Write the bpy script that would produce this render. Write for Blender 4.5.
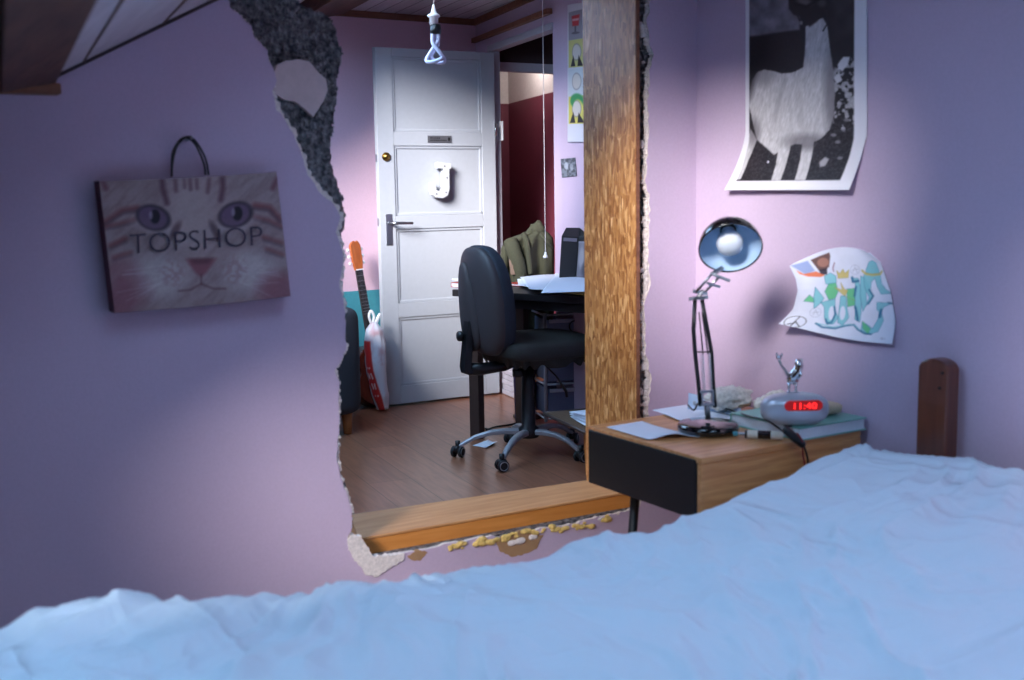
import bpy, bmesh, math, random
import numpy as np
from mathutils import Vector, Matrix, noise

for o in list(bpy.data.objects):
    bpy.data.objects.remove(o, do_unlink=True)
S = bpy.context.scene
COL = S.collection
PI = math.pi
rad = math.radians

# ------------------------------------------------------------------ camera
CAM_H = 1.205
FOC = 1155.0
PITCH, ROLL, YAW = rad(7.4), rad(0.9), rad(58.3)
EYE = Vector((0, 0, CAM_H))
FW = Vector((math.cos(PITCH) * math.cos(YAW), math.cos(PITCH) * math.sin(YAW), -math.sin(PITCH)))
R0 = Vector((math.sin(YAW), -math.cos(YAW), 0))
U0 = R0.cross(FW)
RT = R0 * math.cos(ROLL) - U0 * math.sin(ROLL)
UP = U0 * math.cos(ROLL) + R0 * math.sin(ROLL)
cam_data = bpy.data.cameras.new('camera')
cam = bpy.data.objects.new('camera', cam_data)
COL.objects.link(cam)
M3 = Matrix((RT, UP, -FW)).transposed()
cam.matrix_world = Matrix.Translation(EYE) @ M3.to_4x4()
cam_data.sensor_width = 36
cam_data.lens = 36 * FOC / 1024
cam_data.clip_start = 0.05
cam_data.dof.use_dof = True
cam_data.dof.focus_distance = 5.2
cam_data.dof.aperture_fstop = 3.4
S.camera = cam

# ------------------------------------------------------------------ world, sun, exposure
SUN_DIR = Vector((1.55, 1.0, -0.85)).normalized()      # the way the light travels
W = bpy.data.worlds.new('overcast_sky')
S.world = W
W.use_nodes = True
wn = W.node_tree
for n in list(wn.nodes):
    wn.nodes.remove(n)
wo = wn.nodes.new('ShaderNodeOutputWorld')
bg = wn.nodes.new('ShaderNodeBackground')
tc = wn.nodes.new('ShaderNodeTexCoord')
sp = wn.nodes.new('ShaderNodeSeparateXYZ')
rp = wn.nodes.new('ShaderNodeValToRGB')
wn.links.new(tc.outputs['Generated'], sp.inputs[0])
wn.links.new(sp.outputs['Z'], rp.inputs[0])
rp.color_ramp.elements[0].position = 0.0
rp.color_ramp.elements[0].color = (0.05, 0.05, 0.05, 1)
rp.color_ramp.elements[1].position = 0.06
rp.color_ramp.elements[1].color = (0.40, 0.66, 1.0, 1)
wn.links.new(rp.outputs[0], bg.inputs[0])
wn.links.new(bg.outputs[0], wo.inputs[0])
bg.inputs[1].default_value = 7.0

sd = bpy.data.lights.new('hazy_sun', 'SUN')
sd.energy = 12.0
sd.angle = rad(22)
sd.color = (1.0, 0.95, 0.93)
sun = bpy.data.objects.new('hazy_sun', sd)
sun.rotation_euler = SUN_DIR.to_track_quat('-Z', 'Y').to_euler()
sun.location = (-4, -3, 5)
COL.objects.link(sun)

S.view_settings.view_transform = 'Standard'
S.view_settings.look = 'None'
S.view_settings.gamma = 1
S.view_settings.use_curve_mapping = False
S.view_settings.exposure = 0.0
S.cycles.max_bounces = 8
S.cycles.diffuse_bounces = 5
S.cycles.sample_clamp_indirect = 6

# ------------------------------------------------------------------ helpers
def ray(px, py):
    return (FW * FOC + RT * (px - 512) - UP * (py - 340)).normalized()

def at(px, py, axis, val):
    d = ray(px, py)
    i = 'xyz'.index(axis)
    return EYE + d * ((val - EYE[i]) / d[i])

def at_plane(px, py, p0, ang):
    n = Vector((-math.sin(ang), math.cos(ang), 0))
    d = ray(px, py)
    return EYE + d * ((Vector(p0) - EYE).dot(n) / d.dot(n))

def lin(c):
    return tuple((x / 12.92 if x <= 0.04045 else ((x + 0.055) / 1.055) ** 2.4) for x in c)

def rgb(r, g, b):
    return lin((r / 255, g / 255, b / 255))

MATS = {}
def new_mat(name):
    m = bpy.data.materials.new(name)
    m.use_nodes = True
    MATS[name] = m
    nt = m.node_tree
    return m, nt, nt.nodes['Principled BSDF']

def plain(name, col, rough=0.6, metal=0.0, bump=0.0, bscale=60, var=0.06, coat=0.0, spec=0.5):
    """procedural surface: base colour broken up with fine noise, optional bump"""
    m, nt, b = new_mat(name)
    c = rgb(*col)
    tcn = nt.nodes.new('ShaderNodeTexCoord')
    nz = nt.nodes.new('ShaderNodeTexNoise')
    nz.inputs['Scale'].default_value = bscale
    nz.inputs['Detail'].default_value = 4
    nt.links.new(tcn.outputs['Object'], nz.inputs['Vector'])
    cr = nt.nodes.new('ShaderNodeValToRGB')
    cr.color_ramp.elements[0].position = 0.3
    cr.color_ramp.elements[1].position = 0.7
    cr.color_ramp.elements[0].color = tuple(x * (1 - var) for x in c) + (1,)
    cr.color_ramp.elements[1].color = tuple(min(1, x * (1 + var)) for x in c) + (1,)
    nt.links.new(nz.outputs['Fac'], cr.inputs[0])
    nt.links.new(cr.outputs[0], b.inputs['Base Color'])
    b.inputs['Roughness'].default_value = rough
    b.inputs['Metallic'].default_value = metal
    b.inputs['Specular IOR Level'].default_value = spec
    b.inputs['Coat Weight'].default_value = coat
    if bump:
        bp = nt.nodes.new('ShaderNodeBump')
        bp.inputs['Strength'].default_value = bump
        bp.inputs['Distance'].default_value = 0.004
        nt.links.new(nz.outputs['Fac'], bp.inputs['Height'])
        nt.links.new(bp.outputs[0], b.inputs['Normal'])
    return m

def wood(name, c1, c2, axis='x', scale=6, stretch=14, rough=0.5, planks=None, gap=(40, 25, 20), coat=0.0, rot=0, bump=0.15):
    m, nt, b = new_mat(name)
    N, L = nt.nodes.new, nt.links.new
    t = N('ShaderNodeTexCoord'); mp = N('ShaderNodeMapping')
    L(t.outputs['Object'], mp.inputs[0])
    mp.inputs['Rotation'].default_value = (0, 0, rot)
    mp2 = N('ShaderNodeMapping')
    L(mp.outputs[0], mp2.inputs[0])
    s = [stretch] * 3
    s['xyz'.index(axis)] = 1
    mp2.inputs['Scale'].default_value = s
    nz = N('ShaderNodeTexNoise'); nz.inputs['Scale'].default_value = scale
    nz.inputs['Detail'].default_value = 6; nz.inputs['Distortion'].default_value = 0.6
    L(mp2.outputs[0], nz.inputs['Vector'])
    cr = N('ShaderNodeValToRGB')
    cr.color_ramp.elements[0].position = 0.32; cr.color_ramp.elements[1].position = 0.68
    cr.color_ramp.elements[0].color = rgb(*c1) + (1,); cr.color_ramp.elements[1].color = rgb(*c2) + (1,)
    L(nz.outputs['Fac'], cr.inputs[0])
    out = cr.outputs[0]
    if planks:
        bk = N('ShaderNodeTexBrick')
        bk.inputs['Scale'].default_value = 1
        bk.inputs['Brick Width'].default_value = planks[0]
        bk.inputs['Row Height'].default_value = planks[1]
        bk.inputs['Mortar Size'].default_value = planks[2]
        bk.inputs['Mortar Smooth'].default_value = 0.1
        bk.inputs['Color1'].default_value = (1, 1, 1, 1)
        bk.inputs['Color2'].default_value = (0.82, 0.82, 0.82, 1)
        bk.inputs['Mortar'].default_value = rgb(*gap) + (1,)
        L(mp.outputs[0], bk.inputs['Vector'])
        mx = N('ShaderNodeMix'); mx.data_type = 'RGBA'; mx.blend_type = 'MULTIPLY'
        mx.inputs[0].default_value = 1
        L(out, mx.inputs[6]); L(bk.outputs['Color'], mx.inputs[7])
        out = mx.outputs[2]
    L(out, b.inputs['Base Color'])
    b.inputs['Roughness'].default_value = rough
    b.inputs['Coat Weight'].default_value = coat
    bp = N('ShaderNodeBump'); bp.inputs['Strength'].default_value = bump; bp.inputs['Distance'].default_value = 0.003
    L(nz.outputs['Fac'], bp.inputs['Height']); L(bp.outputs[0], b.inputs['Normal'])
    return m

def osb(name):
    m, nt, b = new_mat(name)
    N, L = nt.nodes.new, nt.links.new
    t = N('ShaderNodeTexCoord')
    cols = []
    # two layers of long strands lying at different angles
    for k, (ang, sc) in enumerate(((0.45, 150), (-0.55, 125), (1.25, 135))):
        mp = N('ShaderNodeMapping'); mp.inputs['Rotation'].default_value = (ang, 0, 0)
        mp.inputs['Scale'].default_value = (1, 1.0, 0.20)
        L(t.outputs['Object'], mp.inputs[0])
        wz = N('ShaderNodeTexNoise'); wz.inputs['Scale'].default_value = 5
        v = N('ShaderNodeTexVoronoi'); v.inputs['Scale'].default_value = sc
        L(mp.outputs[0], v.inputs['Vector'])
        cols.append(v)
    nz = N('ShaderNodeTexNoise'); nz.inputs['Scale'].default_value = 9; nz.inputs['Detail'].default_value = 2
    L(t.outputs['Object'], nz.inputs['Vector'])
    def sepx(v):
        s = N('ShaderNodeSeparateColor'); L(v.outputs['Color'], s.inputs[0]); return s.outputs[0]
    mx = N('ShaderNodeMix'); mx.data_type = 'FLOAT'
    st = N('ShaderNodeMath'); st.operation = 'GREATER_THAN'; st.inputs[1].default_value = 0.52
    L(nz.outputs['Fac'], st.inputs[0]); L(st.outputs[0], mx.inputs[0])
    L(sepx(cols[0]), mx.inputs[2]); L(sepx(cols[1]), mx.inputs[3])
    mx2 = N('ShaderNodeMix'); mx2.data_type = 'FLOAT'; mx2.inputs[0].default_value = 0.3
    L(mx.outputs[0], mx2.inputs[2]); L(sepx(cols[2]), mx2.inputs[3])
    cr = N('ShaderNodeValToRGB')
    e = cr.color_ramp.elements
    e[0].position = 0.0; e[0].color = rgb(136, 84, 42) + (1,)
    e[1].position = 1.0; e[1].color = rgb(240, 196, 140) + (1,)
    for p, c in ((0.25, (164, 108, 60)), (0.6, (190, 134, 78)), (0.85, (214, 162, 104))):
        q = e.new(p); q.color = rgb(*c) + (1,)
    L(mx2.outputs[0], cr.inputs[0])
    L(cr.outputs[0], b.inputs['Base Color'])
    b.inputs['Roughness'].default_value = 0.38
    bp = N('ShaderNodeBump'); bp.inputs['Strength'].default_value = 0.5; bp.inputs['Distance'].default_value = 0.003
    L(mx2.outputs[0], bp.inputs['Height']); L(bp.outputs[0], b.inputs['Normal'])
    return m

def concrete(name):
    m, nt, b = new_mat(name)
    N, L = nt.nodes.new, nt.links.new
    t = N('ShaderNodeTexCoord')
    v = N('ShaderNodeTexVoronoi'); v.inputs['Scale'].default_value = 120
    nz = N('ShaderNodeTexNoise'); nz.inputs['Scale'].default_value = 75; nz.inputs['Detail'].default_value = 5
    L(t.outputs['Object'], v.inputs['Vector']); L(t.outputs['Object'], nz.inputs['Vector'])
    cr = N('ShaderNodeValToRGB')
    e = cr.color_ramp.elements
    e[0].position = 0.34; e[0].color = rgb(62, 62, 66) + (1,)
    e[1].position = 0.70; e[1].color = rgb(150, 148, 150) + (1,)
    q = e.new(0.48); q.color = rgb(104, 102, 106) + (1,)
    L(nz.outputs['Fac'], cr.inputs[0])
    L(cr.outputs[0], b.inputs['Base Color'])
    b.inputs['Roughness'].default_value = 0.95
    bp = N('ShaderNodeBump'); bp.inputs['Strength'].default_value = 0.9; bp.inputs['Distance'].default_value = 0.008
    L(v.outputs['Distance'], bp.inputs['Height']); L(bp.outputs[0], b.inputs['Normal'])
    return m

def painted(name, rough=0.55, bump=0.0, coat=0.0):
    """colours come from the mesh's own 'print' attribute (printed or drawn picture)"""
    m, nt, b = new_mat(name)
    a = nt.nodes.new('ShaderNodeAttribute'); a.attribute_name = 'print'
    nt.links.new(a.outputs['Color'], b.inputs['Base Color'])
    b.inputs['Roughness'].default_value = rough
    b.inputs['Coat Weight'].default_value = coat
    return m

def emit(name, col, strength):
    m, nt, b = new_mat(name)
    b.inputs['Base Color'].default_value = (0.02, 0.0, 0.0, 1)
    b.inputs['Emission Color'].default_value = rgb(*col) + (1,)
    b.inputs['Emission Strength'].default_value = strength
    return m

def crease(m):
    """soft cloth creases: stretched, distorted noise as a second bump"""
    nt = m.node_tree; N, L = nt.nodes.new, nt.links.new
    b = nt.nodes['Principled BSDF']; old = b.inputs['Normal'].links[0].from_node
    t = N('ShaderNodeTexCoord'); prev = old
    for ang, sc, dist, d_ in ((.7, 2.6, 1.3, .022), (-.5, 4.6, 1.0, .010), (1.3, 8.5, .6, .0035)):
        mp = N('ShaderNodeMapping'); mp.inputs['Rotation'].default_value = (0, 0, ang); mp.inputs['Scale'].default_value = (1, .42, 1)
        nz = N('ShaderNodeTexNoise'); nz.inputs['Scale'].default_value = sc; nz.inputs['Detail'].default_value = 2; nz.inputs['Distortion'].default_value = dist
        L(t.outputs['Object'], mp.inputs[0]); L(mp.outputs[0], nz.inputs['Vector'])
        a1 = N('ShaderNodeMath'); a1.operation = 'SUBTRACT'; a1.inputs[1].default_value = .5; L(nz.outputs['Fac'], a1.inputs[0])
        a2 = N('ShaderNodeMath'); a2.operation = 'ABSOLUTE'; L(a1.outputs[0], a2.inputs[0])
        a3 = N('ShaderNodeMath'); a3.operation = 'SMOOTH_MIN' ; a3.inputs[1].default_value = .12; a3.inputs[2].default_value = .08; L(a2.outputs[0], a3.inputs[0])
        a4 = N('ShaderNodeMath'); a4.operation = 'MULTIPLY'; a4.inputs[1].default_value = -6.0; L(a3.outputs[0], a4.inputs[0])
        bp = N('ShaderNodeBump'); bp.inputs['Strength'].default_value = .65; bp.inputs['Distance'].default_value = d_
        L(a4.outputs[0], bp.inputs['Height']); L(prev.outputs[0], bp.inputs['Normal']); prev = bp
    L(prev.outputs[0], b.inputs['Normal'])

class MB:
    def __init__(s):
        s.v, s.f = [], []
    def add(s, vs, fs):
        o = len(s.v)
        s.v += [tuple(v) for v in vs]
        s.f += [tuple(i + o for i in f) for f in fs]
        return s
    def box(s, lo, hi, M=None):
        x0, y0, z0 = lo; x1, y1, z1 = hi
        vs = [(x0,y0,z0),(x1,y0,z0),(x1,y1,z0),(x0,y1,z0),(x0,y0,z1),(x1,y0,z1),(x1,y1,z1),(x0,y1,z1)]
        if M is not None: vs = [M @ Vector(v) for v in vs]
        return s.add(vs, [(0,3,2,1),(4,5,6,7),(0,1,5,4),(1,2,6,5),(2,3,7,6),(3,0,4,7)])
    def prism(s, pts, off):
        """closed outline of 3-D points pushed along the vector off"""
        n = len(pts); off = Vector(off)
        a = [Vector(p) for p in pts]; b_ = [p + off for p in a]
        return s.add(a + b_, [tuple(range(n))[::-1], tuple(range(n, 2*n))] + [(i, (i+1) % n, n + (i+1) % n, n + i) for i in range(n)])
    def tube(s, pts, r, n=10, cap=True):
        pts = [Vector(p) for p in pts]
        rs = r if isinstance(r, (list, tuple)) else [r] * len(pts)
        vs, fs = [], []
        t0 = (pts[1] - pts[0]).normalized()
        ref = Vector((0, 0, 1)) if abs(t0.z) < 0.9 else Vector((1, 0, 0))
        u = t0.cross(ref).normalized()
        for i, p in enumerate(pts):
            t = (pts[min(i+1, len(pts)-1)] - pts[max(i-1, 0)]).normalized()
            u = (u - t * u.dot(t)).normalized()
            w = t.cross(u)
            for k in range(n):
                a = 2 * PI * k / n
                vs.append(p + (u * math.cos(a) + w * math.sin(a)) * rs[i])
        for i in range(len(pts) - 1):
            for k in range(n):
                fs.append((i*n + k, i*n + (k+1) % n, (i+1)*n + (k+1) % n, (i+1)*n + k))
        if cap:
            fs.append(tuple(range(n))[::-1]); fs.append(tuple((len(pts)-1)*n + k for k in range(n)))
        return s.add(vs, fs)
    def lathe(s, prof, M=None, n=28, cap=True):
        vs, fs = [], []
        for (r, z) in prof:
            for k in range(n):
                a = 2*PI*k/n
                v = Vector((r*math.cos(a), r*math.sin(a), z))
                vs.append(M @ v if M is not None else v)
        for i in range(len(prof)-1):
            for k in range(n):
                fs.append((i*n+k, i*n+(k+1) % n, (i+1)*n+(k+1) % n, (i+1)*n+k))
        if cap:
            if prof[0][0] > 1e-6: fs.append(tuple(range(n))[::-1])
            if prof[-1][0] > 1e-6: fs.append(tuple((len(prof)-1)*n+k for k in range(n)))
        return s.add(vs, fs)
    def blob(s, c, r, e1=0.6, e2=0.6, M=None, nu=28, nv=18, fn=None):
        """superellipsoid"""
        def sp_(w, e): return math.copysign(abs(w) ** e, w)
        vs, fs = [], []
        for j in range(nv+1):
            t = -PI/2 + PI*j/nv
            for i in range(nu):
                p = 2*PI*i/nu
                v = Vector((r[0]*sp_(math.cos(t), e1)*sp_(math.cos(p), e2), r[1]*sp_(math.cos(t), e1)*sp_(math.sin(p), e2), r[2]*sp_(math.sin(t), e1)))
                if fn: v = fn(v)
                v = v + Vector(c)
                vs.append(M @ v if M is not None else v)
        for j in range(nv):
            for i in range(nu):
                fs.append((j*nu+i, j*nu+(i+1) % nu, (j+1)*nu+(i+1) % nu, (j+1)*nu+i))
        return s.add(vs, fs)
    def grid(s, fn, nu, nv, closed_u=False):
        vs = [fn(i/nu, j/nv) for j in range(nv+1) for i in range(nu+1)]
        fs = [(j*(nu+1)+i, j*(nu+1)+i+1, (j+1)*(nu+1)+i+1, (j+1)*(nu+1)+i) for j in range(nv) for i in range(nu)]
        return s.add(vs, fs)
    def build(s, name, mat, parent=None, smooth=False, bevel=0.0, solid=0.0, merge=False, sub=0, matrix=None):
        me = bpy.data.meshes.new(name)
        me.from_pydata([tuple(v) for v in s.v], [], s.f)
        bm = bmesh.new(); bm.from_mesh(me)
        if merge: bmesh.ops.remove_doubles(bm, verts=bm.verts, dist=1e-5)
        if not solid: bmesh.ops.recalc_face_normals(bm, faces=bm.faces)
        bm.to_mesh(me); bm.free()
        me.materials.append(mat)
        if smooth:
            me.shade_smooth()
        o = bpy.data.objects.new(name, me)
        COL.objects.link(o)
        if parent is not None: o.parent = parent
        if matrix is not None: o.matrix_local = matrix
        if solid:
            d = o.modifiers.new('thick', 'SOLIDIFY'); d.thickness = solid; d.offset = 0
        if bevel:
            d = o.modifiers.new('edge', 'BEVEL'); d.width = bevel; d.segments = 2; d.limit_method = 'ANGLE'
        if sub:
            d = o.modifiers.new('sub', 'SUBSURF'); d.levels = sub; d.render_levels = sub
        if smooth and not sub:
            d = o.modifiers.new('wn', 'WEIGHTED_NORMAL') if False else None
        return o

def auto_smooth(o, ang=35):
    me = o.data
    me.shade_smooth()
    try:
        me.set_sharp_from_angle(angle=rad(ang))
    except Exception:
        pass
    return o

def tag(o, label=None, cat=None, group=None, kind=None):
    if label: o['label'] = label
    if cat: o['category'] = cat
    if group: o['group'] = group
    if kind: o['kind'] = kind
    return o

def thing(name, label, cat, loc=(0, 0, 0), rz=0.0, group=None):
    o = bpy.data.objects.new(name, None)
    o.empty_display_size = 0.05
    COL.objects.link(o)
    o.location = loc
    o.rotation_euler = (0, 0, rz)
    return tag(o, label, cat, group)

def struct(mb, name, mat, parent=None, **k):
    o = mb.build(name, mat, parent, **k)
    if parent is None: o['kind'] = 'structure'
    return o

def local(parent):
    """world -> local matrix of an Empty made by thing()"""
    return (Matrix.Translation(parent.location) @ parent.rotation_euler.to_matrix().to_4x4()).inverted()

# ---- drawing helpers for printed pictures (numpy, coordinates as the caller likes)
def sm(d, w):
    return np.clip(0.5 - d / w, 0, 1)

def ell(X, Y, cx, cy, rx, ry, w=0.15, rot=0.0):
    c, s_ = math.cos(rot), math.sin(rot)
    dx, dy = X - cx, Y - cy
    a = (dx*c + dy*s_) / rx; b = (-dx*s_ + dy*c) / ry
    return sm(np.sqrt(a*a + b*b) - 1, w)

def segd(X, Y, pts):
    D = np.full(X.shape, 1e9)
    for (x0, y0), (x1, y1) in zip(pts[:-1], pts[1:]):
        dx, dy = x1-x0, y1-y0
        t = np.clip(((X-x0)*dx + (Y-y0)*dy) / (dx*dx+dy*dy+1e-12), 0, 1)
        D = np.minimum(D, np.hypot(X-x0-t*dx, Y-y0-t*dy))
    return D

def line(X, Y, pts, r, w=0.8):
    return sm(segd(X, Y, pts) - r, w)

def poly(X, Y, pts, w=1.5):
    inside = np.zeros(X.shape, bool)
    n = len(pts)
    for i in range(n):
        x0, y0 = pts[i]; x1, y1 = pts[(i+1) % n]
        if y0 == y1: continue
        c = ((y0 > Y) != (y1 > Y)) & (X < (x1-x0)*(Y-y0)/(y1-y0) + x0)
        inside ^= c
    d = segd(X, Y, list(pts) + [pts[0]])
    return sm(np.where(inside, -d, d), w)

def vnoise(X, Y, seed=0):
    """smooth value noise"""
    rng = np.random.RandomState(seed)
    T = rng.rand(64, 64)
    xi, yi = np.floor(X).astype(int), np.floor(Y).astype(int)
    fx, fy = X-xi, Y-yi
    fx = fx*fx*(3-2*fx); fy = fy*fy*(3-2*fy)
    g = lambda a, b: T[a % 64, b % 64]
    return (g(xi, yi)*(1-fx)+g(xi+1, yi)*fx)*(1-fy) + (g(xi, yi+1)*(1-fx)+g(xi+1, yi+1)*fx)*fy

def fbm(X, Y, seed=0, n=4):
    s_ = 0; a = 1; t = 0
    for k in range(n):
        s_ = s_ + a*vnoise(X*2**k+k*7.3, Y*2**k+k*3.1, seed+k); t += a; a *= 0.5
    return s_/t

class Paint:
    def __init__(s, X, base):
        s.c = np.zeros(X.shape+(3,)); s.c[...] = np.array(base)/255.
    def over(s, col, m):
        col = np.array(col, float)/255.
        s.c = s.c*(1-m[..., None]) + col*m[..., None]
    def mul(s, k):
        s.c = np.clip(s.c*k[..., None], 0, 1)

def picture(name, pos, colfn, nu, nv, mat, parent=None, solid=0.0006):
    """pos(u,v) -> 3-D point; colfn(U,V) -> sRGB array; both over a grid"""
    mb = MB(); mb.grid(pos, nu, nv)
    o = mb.build(name, mat, parent, smooth=True, solid=solid)
    U, V = np.meshgrid(np.arange(nu+1)/nu, np.arange(nv+1)/nv)
    c = np.clip(colfn(U, V), 0, 1).reshape(-1, 3)
    c = np.where(c <= 0.04045, c/12.92, ((c+0.055)/1.055)**2.4)
    at_ = o.data.color_attributes.new('print', 'FLOAT_COLOR', 'POINT')
    at_.data.foreach_set('color', np.hstack([c, np.ones((len(c), 1))]).astype(np.float32).ravel())
    return o

def glyphs(text, thin=0.0):
    """outline mesh of a line of lettering: (verts2d, faces), width normalised"""
    cu = bpy.data.curves.new('lettering', 'FONT')
    cu.body = text
    cu.resolution_u = 4
    cu.offset = thin
    to = bpy.data.objects.new('lettering', cu)
    COL.objects.link(to)
    dg = bpy.context.evaluated_depsgraph_get()
    me = bpy.data.meshes.new_from_object(to.evaluated_get(dg))
    vs = [(v.co.x, v.co.y) for v in me.vertices]
    fs = [tuple(p.vertices) for p in me.polygons]
    bpy.data.objects.remove(to, do_unlink=True)
    bpy.data.curves.remove(cu); bpy.data.meshes.remove(me)
    xs = [v[0] for v in vs]; ys = [v[1] for v in vs]
    x0, x1, y0, y1 = min(xs), max(xs), min(ys), max(ys)
    return [((x-x0)/(x1-x0), (y-y0)/(y1-y0)) for x, y in vs], fs

def lettering(name, text, mapper, mat, parent, thick=0.0008, thin=0.0):
    vs, fs = glyphs(text, thin)
    mb = MB(); mb.add([mapper(u, v) for u, v in vs], fs)
    return mb.build(name, mat, parent, solid=thick)

def bil(a, b, c, d, u, v):
    """bilinear: a(0,0) b(1,0) c(1,1) d(0,1)"""
    a, b, c, d = map(Vector, (a, b, c, d))
    return (a*(1-u)+b*u)*(1-v) + (d*(1-u)+c*u)*v

def jag(pts, step, amp, seed, fixed=()):
    """subdivide a 2-D polyline and roughen it"""
    rnd = random.Random(seed)
    out = []
    for (x0, y0), (x1, y1) in zip(pts[:-1], pts[1:]):
        L = math.hypot(x1-x0, y1-y0); n = max(1, int(L/step))
        nx, ny = -(y1-y0)/(L+1e-9), (x1-x0)/(L+1e-9)
        for k in range(n):
            t = k/n; a = rnd.uniform(-amp, amp) if k or out else 0
            out.append((x0+(x1-x0)*t+nx*a, y0+(y1-y0)*t+ny*a))
    out.append(pts[-1])
    return out

# ------------------------------------------------------------------ materials
PLASTER = (158, 132, 160)
m_wall = plain('lilac_plaster', (192, 172, 196), 0.75, bump=0.12, bscale=140, var=0.03)
m_pink = plain('pink_plaster', (222, 188, 206), 0.75, bump=0.1, bscale=120, var=0.03)
m_white_plaster = plain('raw_white_plaster', (222, 212, 208), 0.9, bump=0.8, bscale=160, var=0.15)
m_adhesive = plain('grey_pink_plaster', (204, 184, 184), 0.9, bump=0.15, bscale=60, var=0.05)
m_conc = concrete('broken_concrete')
m_teal = plain('teal_paint', (70, 150, 165), 0.6)
m_maroon = plain('maroon_paint', (110, 45, 62), 0.6, bump=0.1)
m_hallwhite = plain('hall_white', (205, 200, 195), 0.7)
m_dark = plain('dark_lintel_shade', (50, 32, 36), 0.7)
m_floor = wood('laminate_floor', (140, 90, 68), (168, 112, 84), 'x', 5, 10, 0.28, planks=(1.3, 0.19, 0.0015), gap=(90, 60, 45), rot=rad(-82), bump=0.03)
m_board = wood('white_boards', (176, 168, 176), (196, 190, 196), 'x', 4, 8, 0.6, planks=(9, 0.093, 0.003), gap=(60, 45, 50), rot=rad(-82), bump=0.05)
m_board_n = wood('wide_white_boards', (178, 170, 180), (196, 190, 198), 'y', 4, 8, 0.6, bump=0.05)
m_beam = wood('dark_beam', (70, 40, 32), (98, 60, 48), 'y', 5, 10, 0.7, bump=0.6)
m_trim = wood('brown_trim', (112, 70, 52), (140, 92, 68), 'x', 5, 10, 0.6)
m_sill = wood('sill_timber', (196, 136, 84), (216, 160, 108), 'x', 5, 12, 0.6)
m_sillfront = wood('orange_timber', (196, 122, 52), (212, 140, 70), 'x', 5, 12, 0.5)
m_osb = osb('strand_board')
m_foam = plain('yellow_foam', (222, 190, 112), 0.9, bump=1, bscale=90, var=0.25)
m_paper_torn = plain('torn_brown_plaster', (162, 126, 92), 0.9, bump=0.3)
m_doorpaint = plain('white_door_paint', (168, 172, 180), 0.38, bump=0.05, bscale=40, var=0.02)
m_frame = plain('grey_frame_paint', (168, 168, 180), 0.5, var=0.03)
m_metal = plain('brushed_metal', (170, 172, 178), 0.3, metal=1.0, var=0.03)
m_brass = plain('brass', (150, 118, 62), 0.35, metal=1.0)
m_chrome = plain('chrome', (210, 212, 216), 0.12, metal=1.0, var=0.01)
m_white = plain('white_plastic', (232, 232, 234), 0.4, var=0.02)
m_signgrey = plain('sign_grey', (98, 98, 104), 0.4, metal=0.3)
m_black = plain('black_plastic', (22, 23, 26), 0.38, var=0.1)
m_black_gloss = plain('black_gloss', (14, 13, 15), 0.12, coat=0.6)
m_rubber = plain('rubber', (30, 31, 35), 0.6)
m_shell = plain('backrest_shell', (62, 57, 60), 0.55, bump=0.2, bscale=300)
m_backfab = plain('dark_blue_fabric', (34, 42, 54), 0.75, bump=0.5, bscale=500, var=0.2)
m_seatfab = plain('dark_olive_fabric', (46, 45, 42), 0.85, bump=0.6, bscale=200, var=0.2)
m_basegrey = plain('silver_plastic', (158, 160, 166), 0.38, metal=0.35)
m_desk = plain('dark_desk', (44, 40, 42), 0.4)
m_deskleg = plain('bronze_leg', (82, 68, 64), 0.4, metal=0.5)
m_sheet = plain('white_sheet', (226, 230, 240), 0.8, var=0.01)
m_yellowpaper = plain('yellow_paper', (206, 178, 90), 0.8)
m_red = plain('red_cover', (172, 52, 40), 0.5)
m_jacket = plain('olive_cloth', (64, 64, 47), 0.9, bump=0.6, bscale=180, var=0.15)
m_jacket_line = plain('brown_lining', (120, 98, 84), 0.9)
m_sofa = plain('charcoal_cloth', (46, 50, 58), 0.9, bump=0.5, bscale=400, var=0.12)
m_oak = wood('oak_foot', (150, 96, 52), (180, 122, 70), 'z', 6, 10)
m_gbody = wood('guitar_red_brown', (92, 34, 22), (120, 48, 28), 'z', 5, 10, 0.25, coat=0.5)
m_ghead = wood('guitar_head', (170, 86, 40), (196, 108, 54), 'z', 5, 10, 0.3, coat=0.4)
m_fret = plain('fretboard', (46, 40, 42), 0.4)
m_bagred = plain('bag_red', (190, 42, 38), 0.4)
m_case = wood('nightstand_wood', (196, 126, 72), (228, 166, 106), 'x', 5, 16, 0.35, coat=0.15)
m_drawer = plain('black_drawer', (20, 19, 20), 0.6, bump=0.1, bscale=60)
m_legblack = plain('black_steel', (18, 18, 20), 0.4)
m_duvet = plain('light_blue_cotton', (212, 227, 240), 0.9, bump=0.15, bscale=500, var=0.02)
crease(m_duvet)
m_post = wood('bedpost_wood', (82, 40, 28), (108, 58, 40), 'z', 5, 12, 0.3, coat=0.25)
m_mattress = plain('mattress_cloth', (200, 200, 205), 0.9)
m_clock = plain('silver_clock', (186, 190, 202), 0.3, metal=0.35, var=0.01)
m_display = emit('clock_display', (150, 10, 14), 0.8)
m_digits = emit('clock_digits', (255, 40, 40), 3.0)
m_teal_cover = plain('teal_cover', (120, 178, 168), 0.35)
m_pages = plain('book_pages', (222, 228, 238), 0.8, bump=0.4, bscale=400)
m_cloth_white = plain('grey_white_cloth', (206, 206, 202), 0.95, bump=0.9, bscale=120, var=0.2)
m_beige = plain('beige_cloth', (184, 168, 146), 0.9, bump=0.4)
m_creambead = plain('cream_plastic', (222, 212, 196), 0.4)
m_cable_red = plain('red_wire', (150, 30, 34), 0.5)
m_lampin = plain('lamp_inside', (176, 204, 232), 0.35, var=0.01)
m_bulb = plain('milk_glass', (214, 220, 228), 0.15, coat=0.5, var=0.01)
m_cfl = plain('white_tube_glass', (228, 228, 250), 0.15, coat=0.5, var=0.01)
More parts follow.
